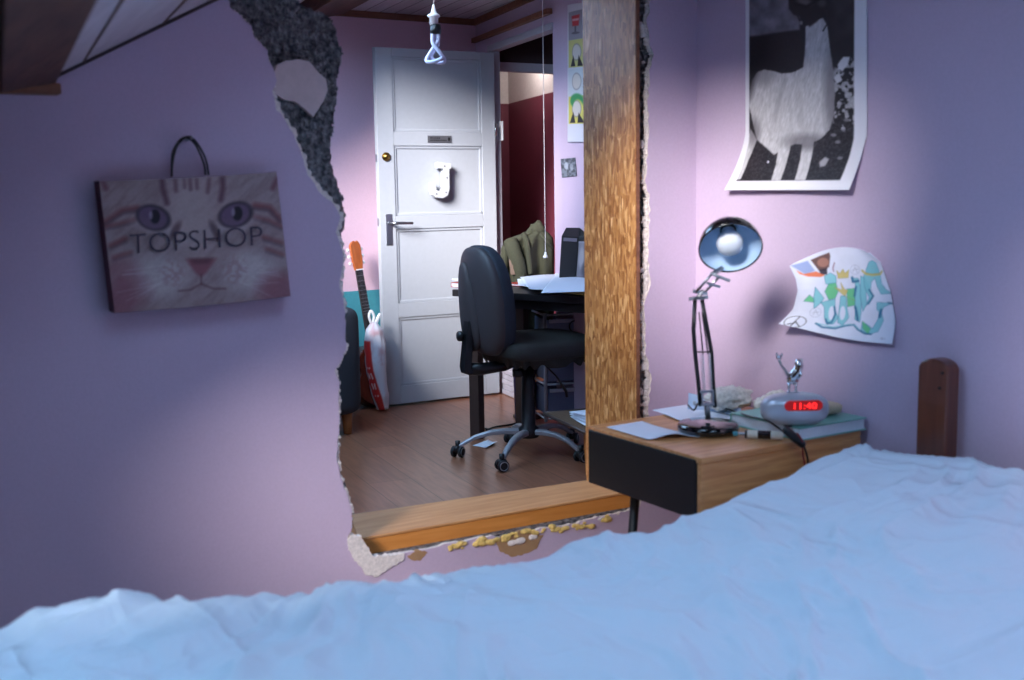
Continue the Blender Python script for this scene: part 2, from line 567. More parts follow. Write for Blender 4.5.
m_blackfile = plain('black_card', (26, 27, 31), 0.45)
m_print = painted('printed_paper', 0.6)
m_print_gloss = painted('printed_photo', 0.45)
m_bagprint = painted('printed_bag', 0.7)
m_paperback = plain('paper_back', (220, 216, 222), 0.8)
m_ink = plain('dark_ink', (58, 46, 66), 0.7)
m_drawerplastic = plain('smoky_plastic', (96, 108, 134), 0.3, coat=0.3)
m_trolleyframe = plain('grey_steel', (170, 174, 186), 0.4, metal=0.1)
m_purple = plain('blue_purple_plastic', (54, 50, 130), 0.5)
m_wicker = plain('woven_brown', (104, 80, 60), 0.8, bump=0.9, bscale=120, var=0.3)
m_string = plain('white_cord', (206, 200, 200), 0.8)

# ------------------------------------------------------------------ room shell
YP = 2.72            # front of the partition
YB = 2.975           # back of the partition
XP = 2.348           # poster wall
RA = rad(82)         # direction of the ridge
RX, RY = math.cos(RA), math.sin(RA)
SL = 0.52            # rise of the roof
CEIL = 2.215
def roof_z(x, y):
    return 1.2 + SL * (x + 0.14 * (YP + 0.03 - y))

struct(MB().box((-2.2, -2.2, -0.12), (6.2, 8.2, 0)), 'floor', m_floor)

# poster wall and the rest of the near room
struct(MB().box((XP, -2.1, 0), (XP + 0.12, YP, 2.4)), 'wall_right', m_wall)
struct(MB().box((-2.1, -2.1, 0), (XP, -2.0, 2.6)), 'wall_rear', m_beam)  # rear and left walls are unseen, darkened to cut bounced light
struct(MB().box((-1.4, -2.0, 0), (-1.3, 6.6, 1.4)), 'wall_left', m_beam)

# roof slope as a slab in ridge coordinates: a = metres across (x at y=YP), t = metres along
def roofpt(a, y, h=0.0):
    x = a - 0.14 * (YP + 0.03 - y)
    return Vector((x, y, 1.2 + SL * a + h))
WB = (0.85, 1.85, -1.10, 0.25)    # unseen skylight added behind the camera to light the poster wall
WN = (0.72, 1.34, 1.25, 2.04)     # near skylight: a0, a1, y0, y1
WF = (0.55, 1.88, 3.70, 5.30)     # far skylight
WL = (-0.42, 0.16, 1.25, 1.86)    # unseen low skylight added left of the purlin to light the partition
def roof_panel(mb, a0, a1, y0, y1):
    th = 0.16
    lo = [roofpt(a0, y0), roofpt(a1, y0), roofpt(a1, y1), roofpt(a0, y1)]
    mb.prism(lo, (0, 0, th))
AEND = (CEIL - 1.2) / SL
mb = MB()
A0 = -1.75
RL, RR_, RY0, RY1 = .16, .500, .70, 2.97     # raised strip left of the purlin
md = MB()      # unseen slope behind and to the left, darkened to cut bounced light
roof_panel(md, A0, AEND, -2.1, WB[2])
roof_panel(md, A0, WB[0], WB[2], WB[3]); roof_panel(md, WB[1], AEND, WB[2], WB[3])
roof_panel(md, A0, AEND, WB[3], RY0)
roof_panel(md, A0, RL, RY0, WL[2]); roof_panel(md, RR_, WN[0], RY0, WN[3] if WN[0] < .6 else WL[2]); roof_panel(md, WN[1], AEND, RY0, WL[2])
roof_panel(md, WN[0], WN[1], RY0, WN[2]); roof_panel(md, A0, WL[0], WL[2], WL[3])
roof_panel(mb, RR_, WN[0], WL[2], RY1); roof_panel(mb, WN[1], AEND, WL[2], RY1); roof_panel(mb, WN[0], WN[1], WN[3], RY1)
roof_panel(md, A0, RL, WL[3], RY1)
roof_panel(mb, A0, AEND, RY1, WF[2]); roof_panel(mb, A0, AEND, WF[3], 6.7)
roof_panel(mb, A0, WF[0], WF[2], WF[3]); roof_panel(mb, WF[1], AEND, WF[2], WF[3])
struct(mb, 'ceiling_slope', m_board_n)
struct(md, 'ceiling_slope_dark', m_beam)
mb = MB()
mb.prism([roofpt(AEND, -2.1), Vector((6.2, -2.1, CEIL)), Vector((6.2, 6.7, CEIL)), roofpt(AEND, 6.7)], (0, 0, 0.16))
struct(mb, 'ceiling', m_board)
# seams between the wide boards of the slope next to the partition
mb = MB()
for a in (0.58, 0.76, 0.94, 1.12, 1.30, 1.5, 1.7):
    p = roofpt(a, WN[3] + 0.02 if a > .7 else .8, -0.001); q = roofpt(a, YP, -0.001)
    mb.tube([p, q], 0.0028, 6)
struct(mb, 'trim_1', m_beam)
# dark gap where the boards meet the wall
mb = MB(); mb.tube([roofpt(0.50, YP - 0.006, -0.002), roofpt(1.2, YP - 0.006, -0.002)], 0.006, 8)
struct(mb, 'trim_2', m_dark)

# skylight frames, also round the openings added for light
for k, w in enumerate((WN, WF, WL, WB)):
    mb = MB()
    t_ = 0.035
    for (a0, a1, y0, y1) in ((w[0], w[0]+t_, w[2], w[3]), (w[1]-t_, w[1], w[2], w[3]), (w[0]+t_, w[1]-t_, w[2], w[2]+t_), (w[0]+t_, w[1]-t_, w[3]-t_, w[3])):
        mb.prism([roofpt(a0, y0, .10), roofpt(a1, y0, .10), roofpt(a1, y1, .10), roofpt(a0, y1, .10)], (0, 0, 0.07))
    struct(mb, 'window_%d' % (k+1), m_oak)
    # portal that guides sky light through the opening
    pd = bpy.data.lights.new('skylight_portal', 'AREA')
    pd.shape = 'RECTANGLE'
    c = roofpt((w[0]+w[1])/2, (w[2]+w[3])/2, 0.18)
    pd.size = (w[1]-w[0]) * math.hypot(1, SL); pd.size_y = (w[3]-w[2]) * 1.02
    pd.cycles.is_portal = True
    po = bpy.data.objects.new('skylight_portal', pd)
    ex = Vector((1, 0, SL)).normalized(); ey = Vector((0.14, 1, 0)).normalized(); ez = ex.cross(ey).normalized()
    ey = ez.cross(ex)
    po.matrix_world = Matrix.Translation(c) @ Matrix((ex, ey, ez)).transposed().to_4x4()
    COL.objects.link(po)

# purlin against the near slope, with its end piece on the partition
def bpt(x, y, z):   # ridge-parallel beams: x given at y=YP
    return Vector((x - 0.14 * (YP - y), y, z))
mb = MB()
BV = bpt(.4, YP, 0) - bpt(.4, .6, 0)
mb.prism([bpt(.402, .6, 1.425), bpt(.515, .6, 1.45), bpt(.515, .6, 1.56), bpt(.402, .6, 1.70)], BV)
struct(mb, 'beam_near', m_beam, bevel=.004)
mb = MB()
def strip_(a0, a1, h0, h1):
    lo = [roofpt(a0, RY0, 0), roofpt(a1, RY0, 0), roofpt(a1, RY1, 0), roofpt(a0, RY1, 0)]
    for v in lo: v.z = h0
    mb.prism(lo, (0, 0, h1 - h0))
strip_(RL - .02, RL, 1.27, 1.69); strip_(.427, .445, 1.44, 1.69); strip_(RL - .02, .445, 1.69, 1.71)
mb.prism([Vector((.0, YP + .02, 1.25)), Vector((.46, YP + .02, 1.25)), Vector((.46, YP + .02, 1.70)), Vector((.0, YP + .02, 1.70))], (0, .1, 0))
pe = roofpt(RL, RY0 - .02); pf = roofpt(.445, RY0 - .02)
mb.prism([Vector((pe.x, pe.y, 1.28)), Vector((pf.x, pf.y, 1.44)), Vector((pf.x, pf.y, 1.71)), Vector((pe.x, pe.y, 1.71))], (0, .02, 0))
struct(mb, 'beam_recess', m_dark)  # dark colour stands in for the shadow left of the purlin
mb = MB().box((.30, YP - .05, 1.425), (.517, YP, 1.449))
struct(mb, 'trim_3', m_trim, bevel=.003)

# wall above the roof line inside the raised strip is closed by the recess
# ---- partition with the broken-out opening
def W2(px, py, y=YP):
    p = at(px, py, 'y', y)
    return (p.x, p.z)
plast_left = [W2(*p) for p in ((218,-12),(230,2),(230,8),(241,15),(251,26),(255,38),(267,50),(268.5,60),(275,71),(276.6,81),(272,91),(276.6,110),(280,113),
    (291,129),(300,151),(307.5,175),(318.5,190.5),(335,206),(340.6,217),(336,232),(341.7,250),(343,259),(339,282),(345,313),(346,344),(344,355),
    (335,371),(339,382),(338.5,432),(337,459),(343,486),(349,501),(351.8,511),(351.5,530),(346.6,537.6),(352,552),(362,562),(372,572))]
plast_bot = [W2(*p) for p in ((372,568),(385,559),(400,554.5),(425,549),(440,545.5),(470,540),(492,535.5),(498,538),(520,535),(532,532),(540,529),(560,526),(574,524),(584,520.5),(604,516),(628,511),(640,506))]
plast_right = [W2(*p) for p in ((640,506),(650,470),(648,430),(649,400),(651,380),(646,350),(645,300),(650,285),(648,260),(650,200),(645,180),(649,140),(648,100),(650,70),(654,55),(649,45),(647,20),(651,0),(649,-20))]
core_left = [W2(*p) for p in ((292,-16),(301,0),(310.6,6.5),(330,13),(339.7,29),(344.6,48.5),(343,68),(339.7,84),(340.5,103.6),(338,111),(335,133),(334,157.4),
    (338.4,177),(347,197),(348.3,223.6),(345,239),(345,259),(341,282),(348,313),(349,344),(347,355),(338,371),(342,382),(341,432),(340,459),(347,486),(353,501),(355,515))]
XJ = 2.103
ZS = 0.282
core_left[-1] = (core_left[-1][0], ZS - 0.05)
XL = -1.3
def plast_poly(seed):
    L = jag(plast_left, 0.012, 0.0022, seed); B = jag(plast_bot, 0.012, 0.003, seed+1); Rr = jag(plast_right, 0.014, 0.004, seed+2)
    top_r = (Rr[-1][0], Rr[-1][1]); top_l = (L[0][0], L[0][1])
    ztop = 1.2 + SL * 1.30
    hole_top = [(Rr[-1][0], 1.93), (1.6, 1.90), (1.3, 1.84), (1.08, 1.74)]
    hole = L + B[1:] + Rr[1:] + hole_top
    return hole
def wall_sheet(hole, y0, y1, name, mat, split_x0=XL, x1=XP, parent=None):
    """wall slab around a hole, cut into a left, lower and right and top part sharing edges"""
    hl = hole
    outer = [(split_x0, 0.0), (x1, 0.0), (x1, CEIL + .02), (AEND, CEIL + .02), (split_x0, 1.2 + SL*split_x0 + .02)]
    bm = bmesh.new()
    def loop(pts, y):
        vs = [bm.verts.new((x, y, z)) for x, z in pts]
        es = [bm.edges.new((vs[i], vs[(i+1) % len(vs)])) for i in range(len(vs))]
        return vs, es
    ov, oe = loop(outer, y0); hv, he = loop(hl, y0)
    r = bmesh.ops.triangle_fill(bm, edges=oe+he, use_beauty=True)
    faces = [f for f in r['geom'] if isinstance(f, bmesh.types.BMFace)]
    # drop any face inside the hole
    e = bmesh.ops.extrude_face_region(bm, geom=faces)
    vs = [g for g in e['geom'] if isinstance(g, bmesh.types.BMVert)]
    bmesh.ops.translate(bm, verts=vs, vec=(0, y1-y0, 0))
    bmesh.ops.recalc_face_normals(bm, faces=bm.faces)
    me = bpy.data.meshes.new(name); bm.to_mesh(me); bm.free()
    me.materials.append(mat)
    o = bpy.data.objects.new(name, me); COL.objects.link(o)
    if parent: o.parent = parent
    return o
ph = plast_poly(3)
PT = 0.012
part = wall_sheet(ph, YP, YP + PT, 'wall_partition', m_wall)
part['kind'] = 'structure'
part.data.materials.append(m_white_plaster)
for f in part.data.polygons:      # broken edge of the plaster shows white
    if abs(f.normal.y) < 0.5: f.material_index = 1
cl = jag(core_left, 0.010, 0.004, 9)
core_hole = cl + [(XJ + 0.02, ZS - 0.05), (XJ + 0.02, 1.93), (1.6, 1.92), (1.42, 1.88), (1.27, 1.80)]
core = wall_sheet(core_hole, YP + PT + .012, YB, 'masonry_core', m_conc, parent=part)
back = wall_sheet(core_hole, YB, YB + .008, 'back_plaster', m_pink, x1=2.9, parent=part)

# rough relief of the exposed concrete
from mathutils.geometry import intersect_point_line
def in_poly(x, z, pts):
    c = False; n = len(pts); j = n-1
    for i in range(n):
        xi, zi = pts[i]; xj, zj = pts[j]
        if ((zi > z) != (zj > z)) and (x < (xj-xi)*(z-zi)/(zj-zi+1e-12)+xi): c = not c
        j = i
    return c
mb = MB(); st = 0.0052
idx = {}
def relief(x0, x1, z0, z1, test):
    nx = int((x1-x0)/st); nz = int((z1-z0)/st)
    for j in range(nz):
        for i in range(nx):
            cx, cz = x0+(i+.5)*st, z0+(j+.5)*st
            if not test(cx, cz): continue
            q = []
            for (di, dj) in ((0,0),(1,0),(1,1),(0,1)):
                key = (i+di, j+dj, x0)
                if key not in idx:
                    x, z = x0+(i+di)*st, z0+(j+dj)*st
                    n1 = noise.noise(Vector((x*42, z*42, 1))); n2 = noise.noise(Vector((x*110, z*110, 5)))
                    yy = YP + PT + 0.010 + 0.012*n1 + 0.010*n2
                    idx[key] = len(mb.v)
                    mb.v.append((x+0.002*n2, yy, z+0.002*n1))
                q.append(idx[key])
            mb.f.append(tuple(q))
relief(0.9, 1.36, 0.30, 1.80, lambda x, z: in_poly(x, z, ph) and not in_poly(x, z, core_hole))
relief(XJ + 0.02, 2.20, 0.30, 1.84, lambda x, z: in_poly(x, z, ph))
rel = mb.build('broken_concrete_face', m_conc, part, smooth=False)

# flat dab of old plaster left on the concrete
dab = [W2(*p, YP+.006) for p in ((276,65.5),(285,60.7),(297.7,59.5),(309,62),(317,71),(325,79),(327,90.6),(323.5,100),(317,110),(313,117),(304,109),(294,101),(284,100),(275,94),(271,80))]
MB().prism([(x, YP + .002, z) for x, z in jag(dab+[dab[0]], .008, .0008, 4)[:-1]], (0, .016, 0)).build('plaster_patch', m_adhesive, part)
# white broken lip of plaster following the edge, and crumbs of it
mb = MB(); rnd = random.Random(11)
def lip(ptsw, w0, w1, side, seed):
    r = random.Random(seed)
    pts = jag(ptsw, .009, .001, seed)
    for i in range(len(pts)-1):
        (x0, z0), (x1, z1) = pts[i], pts[i+1]
        w = r.uniform(w0, w1)
        mb.blob(((x0+x1)/2 + side[0]*w*.4, YP + .008 + r.uniform(0, .006), (z0+z1)/2 + side[1]*w*.4), (w, .006 + r.random()*.003, max(.006, w*.8)), .9, .9, nu=7, nv=5)
lip(plast_left[9:24], .006, .013, (1, 0), 21)
lip(plast_left[24:], .004, .009, (1, 0), 22)
lip(plast_left[:9], .001, .003, (1, 0), 27)
lip(plast_right[1:10], .004, .012, (-1, 0), 23)
lip(plast_right[9:], .002, .009, (-1, 0), 28)
r9 = random.Random(77)
for k in range(70):
    pz = r9.uniform(-10, 425); p = W2(r9.uniform(642.5, 649), pz)
    if r9.random() < .35 + .5*(pz > 250):
        w_ = r9.uniform(.003, .009); mb.blob((p[0], YP + .012, p[1]), (w_, .007, w_*r9.uniform(.8, 2.2)), .8, .8, nu=7, nv=5)
mb.build('plaster_edge', m_white_plaster, part)
# cracked white plaster below the left end of the sill
mb = MB()
crk = [W2(*p) for p in ((347,540),(352,534),(360,536),(368,548),(374,556),(392,555),(404,553),(402,561),(388,568),(376,577),(366,574),(356,562),(348,550))]
mb.prism([(x, YP - .004, z) for x, z in jag(crk+[crk[0]], .006, .003, 8)[:-1]], (0, .02, 0))
mb.build('cracked_plaster', m_white_plaster, part)
# brown layer showing where the paint came off under the sill
for k, pp in enumerate((((495,540),(500,551),(512,557),(524,554),(536,549),(543,535),(520,531)), ((407,556),(413,561),(421,560),(428,552),(416,550)))):
    q = [W2(*p) for p in pp]
    MB().prism([(x, YP - .0015, z) for x, z in jag(q+[q[0]], .006, .002, 31+k)[:-1]], (0, .01, 0)).build('bare_patch', m_paper_torn, part)
# yellow foam squeezed out beneath the sill
mb = MB(); rnd = random.Random(5)
for k in range(70):
    t = rnd.random() ** 0.9
    px = 450 + t*165; py = 547 - (px-450)*.185 + rnd.uniform(-2.5, 3.5)
    if 560 < px < 596: py += rnd.uniform(0, 4)
    p = at(px, py, 'y', YP - .002)
    r = rnd.uniform(.004, .010)
    mb.blob(p, (r*1.4, r*.7, r*.8), 1, 1, nu=8, nv=6)
mb.build('foam_filling', m_foam, part)
mb = MB()
for px, py, r in ((512,543,.012),(520,541,.014),(533,537,.012),(505,540,.009),(600,519,.006),(618,514,.005)):
    p = at(px, py, 'y', YP-.002); mb.blob(p, (r*1.3, r*.4, r*.7), .8, .8, nu=9, nv=7)
mb.build('plaster_crumb', m_white_plaster, part)

# ---- far room
HX, HY = 3.502, 5.84
DW = rad(78.7)                       # direction of the doorway wall
def wc(t, z=0.0, off=0.0):           # point on the doorway wall, t metres past the door hinge (towards the back corner)
    return Vector((HX + t*math.cos(DW) + off*math.sin(DW), HY + t*math.sin(DW) - off*math.cos(DW), z))
YK = 6.12
struct(MB().box((-1.4, YK, 0), (3.7, YK + .12, CEIL)), 'wall_back', m_pink)
# teal lower band painted on the back wall
struct(MB().box((-1.3, YK - .003, 0), (3.54, YK + .001, .642)), 'wall_back_band', m_teal)
# doorway wall: left stub, header, right part
TD = -0.912                         # right jamb
mb = MB()
def wall_seg(mb, t0, t1, z0, z1, off0=0.0, off1=0.12):
    mb.prism([wc(t0, z0, off0), wc(t1, z0, off0), wc(t1, z0, off1), wc(t0, z0, off1)], (0, 0, z1 - z0))
wall_seg(mb, 0.05, 0.36, 0, CEIL, 0, .05)
wall_seg(mb, TD, 0.05, 2.02, CEIL, 0, .05)
wall_seg(mb, -3.15, TD, 0, CEIL)
struct(mb, 'wall_doorway', m_wall)
mb = MB()      # door casing
wall_seg(mb, 0.012, 0.05, 0, 2.02, -.012, .052)
wall_seg(mb, TD - .01, 0.05, 2.0, 2.035, -.012, .052)
struct(mb, 'trim_4', m_frame, bevel=.003)
mb = MB(); wall_seg(mb, TD, .30, 2.078, 2.105, -.03, 0)
struct(mb, 'trim_5', m_trim, bevel=.002)
mb = MB().box((1.2, YK - .02, CEIL - .035), (3.56, YK, CEIL))
wall_seg(mb, -2.9, 0.27, CEIL - .035, CEIL, -.02, 0)
struct(mb, 'trim_6', m_trim)
# purlin in the far room where slope and flat ceiling meet
mb = MB()
mb.prism([Vector((2.42, YK, 2.13)), Vector((2.70, YK, 2.19)), Vector((2.70, YK, 2.24)), Vector((2.42, YK, 2.24))], (-.14*2.6, -2.6, 0))
struct(mb, 'beam_far', m_beam)
# hallway behind the doorway
hc0, hc1 = Vector((4.30, 6.96, 0)), Vector((3.72, 4.83, 0))
hdir = (hc1 - hc0).normalized(); hn = Vector((-hdir.y, hdir.x, 0)); hn = hn if hn.x > 0 else -hn
hb1 = Vector((3.45, 7.25, 0)); hbd = (hb1 - hc0).normalized(); hbn = Vector((-hbd.y, hbd.x, 0)); hbn = hbn if hbn.y > 0 else -hbn
up_ = lambda v, z: Vector((v.x, v.y, z))
struct(MB().prism([hc0, hc1, hc1 + hn*.1, hc0 + hn*.1], (0, 0, 1.8)), 'wall_hall_side', m_maroon)
struct(MB().prism([up_(hc0, 1.8), up_(hc1, 1.8), up_(hc1 + hn*.1, 1.8), up_(hc0 + hn*.1, 1.8)], (0, 0, .75)), 'wall_hall_side_upper', m_hallwhite)
struct(MB().prism([hc0, hb1, hb1 + hbn*.1, hc0 + hbn*.1], (0, 0, 1.8)), 'wall_hall_back', m_maroon)
struct(MB().prism([up_(hc0, 1.8), up_(hb1, 1.8), up_(hb1 + hbn*.1, 1.8), up_(hc0 + hbn*.1, 1.8)], (0, 0, .75)), 'wall_hall_back_upper', m_hallwhite)
struct(MB().box((3.56, 6.24, 0), (3.62, 7.3, 2.55)), 'wall_hall_left', m_maroon)
struct(MB().box((3.44, 4.75, 0), (3.9, 4.83, 2.55)), 'wall_hall_near', m_maroon)
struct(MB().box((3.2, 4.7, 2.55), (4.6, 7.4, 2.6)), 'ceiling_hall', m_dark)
la, lb_ = at(490, 66, 'y', 6.05), at(575, 70, 'y', 5.62)
mb = MB(); mb.prism([la + Vector((0, 0, -.024)), lb_ + Vector((0, 0, -.024)), lb_ + Vector((.02, .06, -.024)), la + Vector((.02, .06, -.024))], (0, 0, .05))
struct(mb, 'lintel_hall', m_frame)
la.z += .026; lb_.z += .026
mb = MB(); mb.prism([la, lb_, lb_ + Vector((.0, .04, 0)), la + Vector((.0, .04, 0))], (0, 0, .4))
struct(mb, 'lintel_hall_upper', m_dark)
hld = bpy.data.lights.new('hall_fill_light', 'POINT'); hld.energy = 7; hld.shadow_soft_size = .08; hld.color = (1, .93, .9)  # unseen fill light added to brighten the hallway
hlo = bpy.data.objects.new('hall_fill_light', hld); hlo.location = (3.93, 6.25, 2.10); COL.objects.link(hlo)

# --- timber of the opening
bl, brr, fl, fr = at(350, 514.6, 'z', ZS), at(590, 479.6, 'z', ZS), at(358, 538.6, 'z', ZS), at(636, 490.5, 'z', ZS)
bl.y = max(bl.y, 2.97)
sill = thing('timber_sill', 'sawn timber sill board lining the bottom of the broken wall opening', 'sill', (1.65, YP, ZS - .055))
Ms = local(sill)
mb = MB(); mb.prism([Ms @ Vector((v.x, v.y, ZS - .006)) for v in (fl, fr, brr, bl)], (0, 0, .006))
mb.build('sill_top', m_sill, sill, bevel=.001)
mb = MB()
ff = [Vector((fl.x + .004, fl.y + .004, 0)), Vector((fr.x, fr.y + .004, 0)), Vector((fr.x, fr.y + .19, 0)), Vector((fl.x + .03, fl.y + .19, 0))]
mb.prism([Ms @ Vector((v.x, v.y, ZS - .062)) for v in ff], (0, 0, .054))
mb.build('sill_beam', m_sillfront, sill, bevel=.002)
pan = thing('particle_board', 'tall strand board panel lining the right side of the wall opening', 'board', (XJ, YP, ZS))
Mp = local(pan)
def osbpt(y, z, lean=0.010):
    return Vector((XJ + 0.001, y, z))
mb = MB()
mb.prism([Mp @ Vector(v) for v in ((XJ, YP - .016, ZS), (XJ, 2.965, ZS), (XJ, 2.965, 1.93), (XJ, YP - .016, 1.93))], (.012, 0, 0))
mb.build('board_face', m_osb, pan)
mb = MB()   # planed edging on the room side
mb.box((XJ + .001, YP - .020, ZS), (XJ + .012, YP - .0165, 1.93), Mp)
mb.build('board_edge', m_trim, pan)

# ------------------------------------------------------------------ bed and duvet (largest foreground piece)
bed = thing('bed', 'bed with a dark reddish round-topped wooden headboard post against the lilac wall', 'bed', (1.0, 1.1, 0))
Mb = local(bed)
MB().box((-1.0, .25, .20), (2.22, 1.93, .40), Mb).build('mattress', m_mattress, bed, bevel=.04)
mb = MB(); mb.box((-1.05, .2, .12), (2.28, .26, .30), Mb); mb.box((-1.05, 1.90, .12), (2.28, 1.95, .30), Mb); mb.box((-1.05, .2, .12), (-1.0, 1.95, .30), Mb)
for x in (-1.0, 2.2):
    for y in (.22, 1.88): mb.box((x, y, 0), (x + .06, y + .06, .14), Mb)
mb.build('bed_frame', m_post, bed, bevel=.006)
pl_, pr_ = at(916, 430, 'x', 2.275), at(946, 430, 'x', 2.275)
ptop = at(935, 359, 'x', 2.275).z; pside = at(917, 366, 'x', 2.275).z
def post(y0, y1, zt, zs):
    mb = MB(); out = [(y1, 0.0), (y0, 0.0)]
    for k in range(13):
        t = k/12; y = y0+(y1-y0)*t
        out.append((y, zs + (zt-zs)*(1-(2*t-1)**2)**.6))
    mb.prism([Mb @ Vector((2.275, y, z)) for y, z in out], (.045, 0, 0))
    return mb
post(pr_.y, pl_.y, ptop, pside).build('headboard_post', m_post, bed, bevel=.005)
for px, py in ((943, 373), (940, 388)):
    mb = MB()
    p = at(px, py, 'x', 2.276); mb.lathe([(.0038, 0), (.0038, .004), (.002, .004)], Mb @ Matrix.Translation((2.2765, p.y, p.z)) @ Matrix.Rotation(-PI/2, 4, 'Y'), 12)
    mb.build('screw_hole', m_black, bed)
post(.30, .40, ptop, pside).build('headboard_post', m_post, bed, bevel=.005)
MB().box((2.285, .40, .25), (2.31, 1.80, .42), Mb).build('headboard_rail', m_post, bed, bevel=.004)

sil = [(-60,640),(0,624),(30,610),(95,602),(105,596),(165,587),(225,588),(245,587),(280,580),(340,570),(375,573),(425,565),(500,557),(512,556),(562,541),(622,527),(682,507),(712,495),(787,475),(812,465),(860,455),(902,451),(932,450),(987,454),(1024,456),(1080,462)]
YE = 1.95
SX, SZ = [], []
for p in sil:
    q = at(p[0], p[1], 'y', YE); SX.append(q.x); SZ.append(q.z + .004 + .012*min(1, max(0, (q.x-1.3)/.5)))
def zt(x): return float(np.interp(x, SX, SZ))
def rid(x, y, s):
    n = noise.noise(Vector((x, y, s))); return (1 - min(1, abs(n)*2.6)) ** 2
def wrinkle(x, y):
    wx = noise.noise(Vector((x*1.7, y*1.7, 3))) * .5; wy = noise.noise(Vector((x*1.7, y*1.7, 9))) * .5
    a = x*.8 - y*.6 + wx; b = x*.6 + y*.8 + wy
    h = .011 * rid(a*3.2, b*1.2, 1) + .008 * rid(a*1.6 + 5, b*4.2, 2) + .0085 * rid(a*7.5, b*2.6, 7) + .0035 * rid(a*4.5+2, b*9, 11) + .0014 * rid(a*15, b*8, 4)
    h += .024 * noise.noise(Vector((x*1.5, y*1.5, 20))) + .008*noise.noise(Vector((x*5, y*5, 30)))
    return h*1.7 - .026
def duvet_pt(u, v):
    x = -.75 + 3.0*u
    x = min(x, 2.262) if u < 1 else 2.265
    # v: 0 near side skirt ... 1 far side skirt
    if v < .06: t = v/.06; y = .17 - .02*(1-t); z = .22 + .22*t; prof = 0
    elif v < .90: t = (v-.06)/.84; y = .17 + (1.86-.17)*t; prof = 1; z = None
    elif v < .965:
        t = (v-.90)/.065; a = t*PI/2; y = 1.86 + .125*math.sin(a); prof = 1; z = None
    else: t = (v-.965)/.035; y = 1.985 + .012*t; z = zt(x)-.115 - .15*t; prof = 0
    base = zt(x)
    if prof:
        e = wrinkle(x, y)
        edge = 1.0
        zz = base + .004
        if v >= .90:
            a = (v-.90)/.065*PI/2
            zz = base + .004 - .12*(1-math.cos(a))
            e *= .55 + .45*math.cos(a)
        else:
            d = min(1, (1.86-y)/.5)
            e *= .6 + .4*d
            # slightly fuller towards the middle; falls away on the near side
            zz += .012*math.sin(PI*min(1, (1.86-y)/1.0)) if y > .86 else 0
            zz -= .22*max(0, (.45-y)/.28)**2
        z = zz + e
    else:
        y += .010*noise.noise(Vector((x*7, z*3, 40)))*1.5
    if v > .9:
        y += .010*noise.noise(Vector((x*9, 3, 41)))
    return Vector((x, y, z))
dv = MB(); dv.grid(duvet_pt, 460, 320)
duv = dv.build('duvet', m_duvet, None, smooth=True, solid=.004)
tag(duv, 'rumpled light blue duvet spread over the bed in front', 'duvet')

# ------------------------------------------------------------------ nightstand
NX0, NX1, NY0, NY1, NZ0, NZ1 = 1.777, 2.322, 2.035, 2.505, .418, .570
ns = thing('nightstand', 'low wooden nightstand with black drawer front beside the bed head', 'nightstand', (2.05, 2.27, 0))
Mn = local(ns)
mb = MB()
mb.box((NX0, NY0, NZ1 - .016), (NX1, NY1, NZ1), Mn)
mb.box((NX0, NY0, NZ0), (NX1, NY0 + .016, NZ1 - .016), Mn)
mb.box((NX0, NY1 - .016, NZ0), (NX1, NY1, NZ1 - .016), Mn)
mb.box((NX0 + .02, NY0 + .016, NZ0), (NX1, NY1 - .016, NZ0 + .012), Mn)
mb.box((NX1 - .012, NY0 + .016, NZ0 + .012), (NX1, NY1 - .016, NZ1 - .016), Mn)
mb.build('case', m_case, ns, bevel=.003)
MB().box((NX0 - .003, NY0 + .018, NZ0 - .002), (NX0 + .015, NY1 - .014, NZ1 - .007), Mn).build('drawer_front', m_drawer, ns, bevel=.0035)
for (x, y, sx, sy) in ((NX0+.05, NY1-.155, -.025, .02), (NX0+.07, NY0+.07, -.07, -.05), (NX1-.07, NY1-.07, .03, .03), (NX1-.07, NY0+.07, .03, -.03)):
    MB().tube([Mn @ Vector((x, y, NZ0 + .005)), Mn @ Vector((x + sx, y + sy, 0.002))], [.013, .009], 14).build('leg', m_legblack, ns, smooth=True)

# loose sheets of paper on the nightstand
def sheet(name, label, cat, corners, z, bend, mat=m_sheet, group=None, n=14, th=.0005, axis='z'):
    q = [at(px, py, 'z', z) for px, py in corners]
    def pos(u, v):
        p = bil(q[0], q[1], q[2], q[3], u, v)
        return p + Vector((0, 0, bend(u, v)))
    mb = MB(); mb.grid(pos, n, n)
    o = mb.build(name, mat, None, smooth=True, solid=th)
    return tag(o, label, cat, group)
sheet('paper_sheet', 'white sheet of paper with curled edge lying near the nightstand corner', 'paper', ((606,427),(648,439.5),(700,437),(642,422.5)), NZ1 + .003,
      lambda u, v: .012*math.sin(PI*v)**2*(u**2) + .004*max(0, 1-4*u)*v)
sheet('paper_sheet', 'white sheet of paper reaching under the lamp base from behind', 'paper', ((652,410),(692,426),(742,419),(690,404)), NZ1 + .0025,
      lambda u, v: .002*math.sin(PI*u))
# bluish folded card standing behind the lamp
card = MB()
c0, c1 = at(685, 411, 'z', NZ1), at(738, 418, 'z', NZ1)
def cardpos(u, v):
    p = c0 + (c1 - c0)*u
    return p + Vector((.01 + .012*math.sin(PI*u) + .02*v, .02*v, .002 + .045*v*(1 - .62*u)))
card.grid(cardpos, 12, 8)
tag(card.build('folded_card', plain('pale_blue_card', (170, 190, 216), .6), None, smooth=True, solid=.0008), 'pale blue card propped up behind the lamp base', 'card')

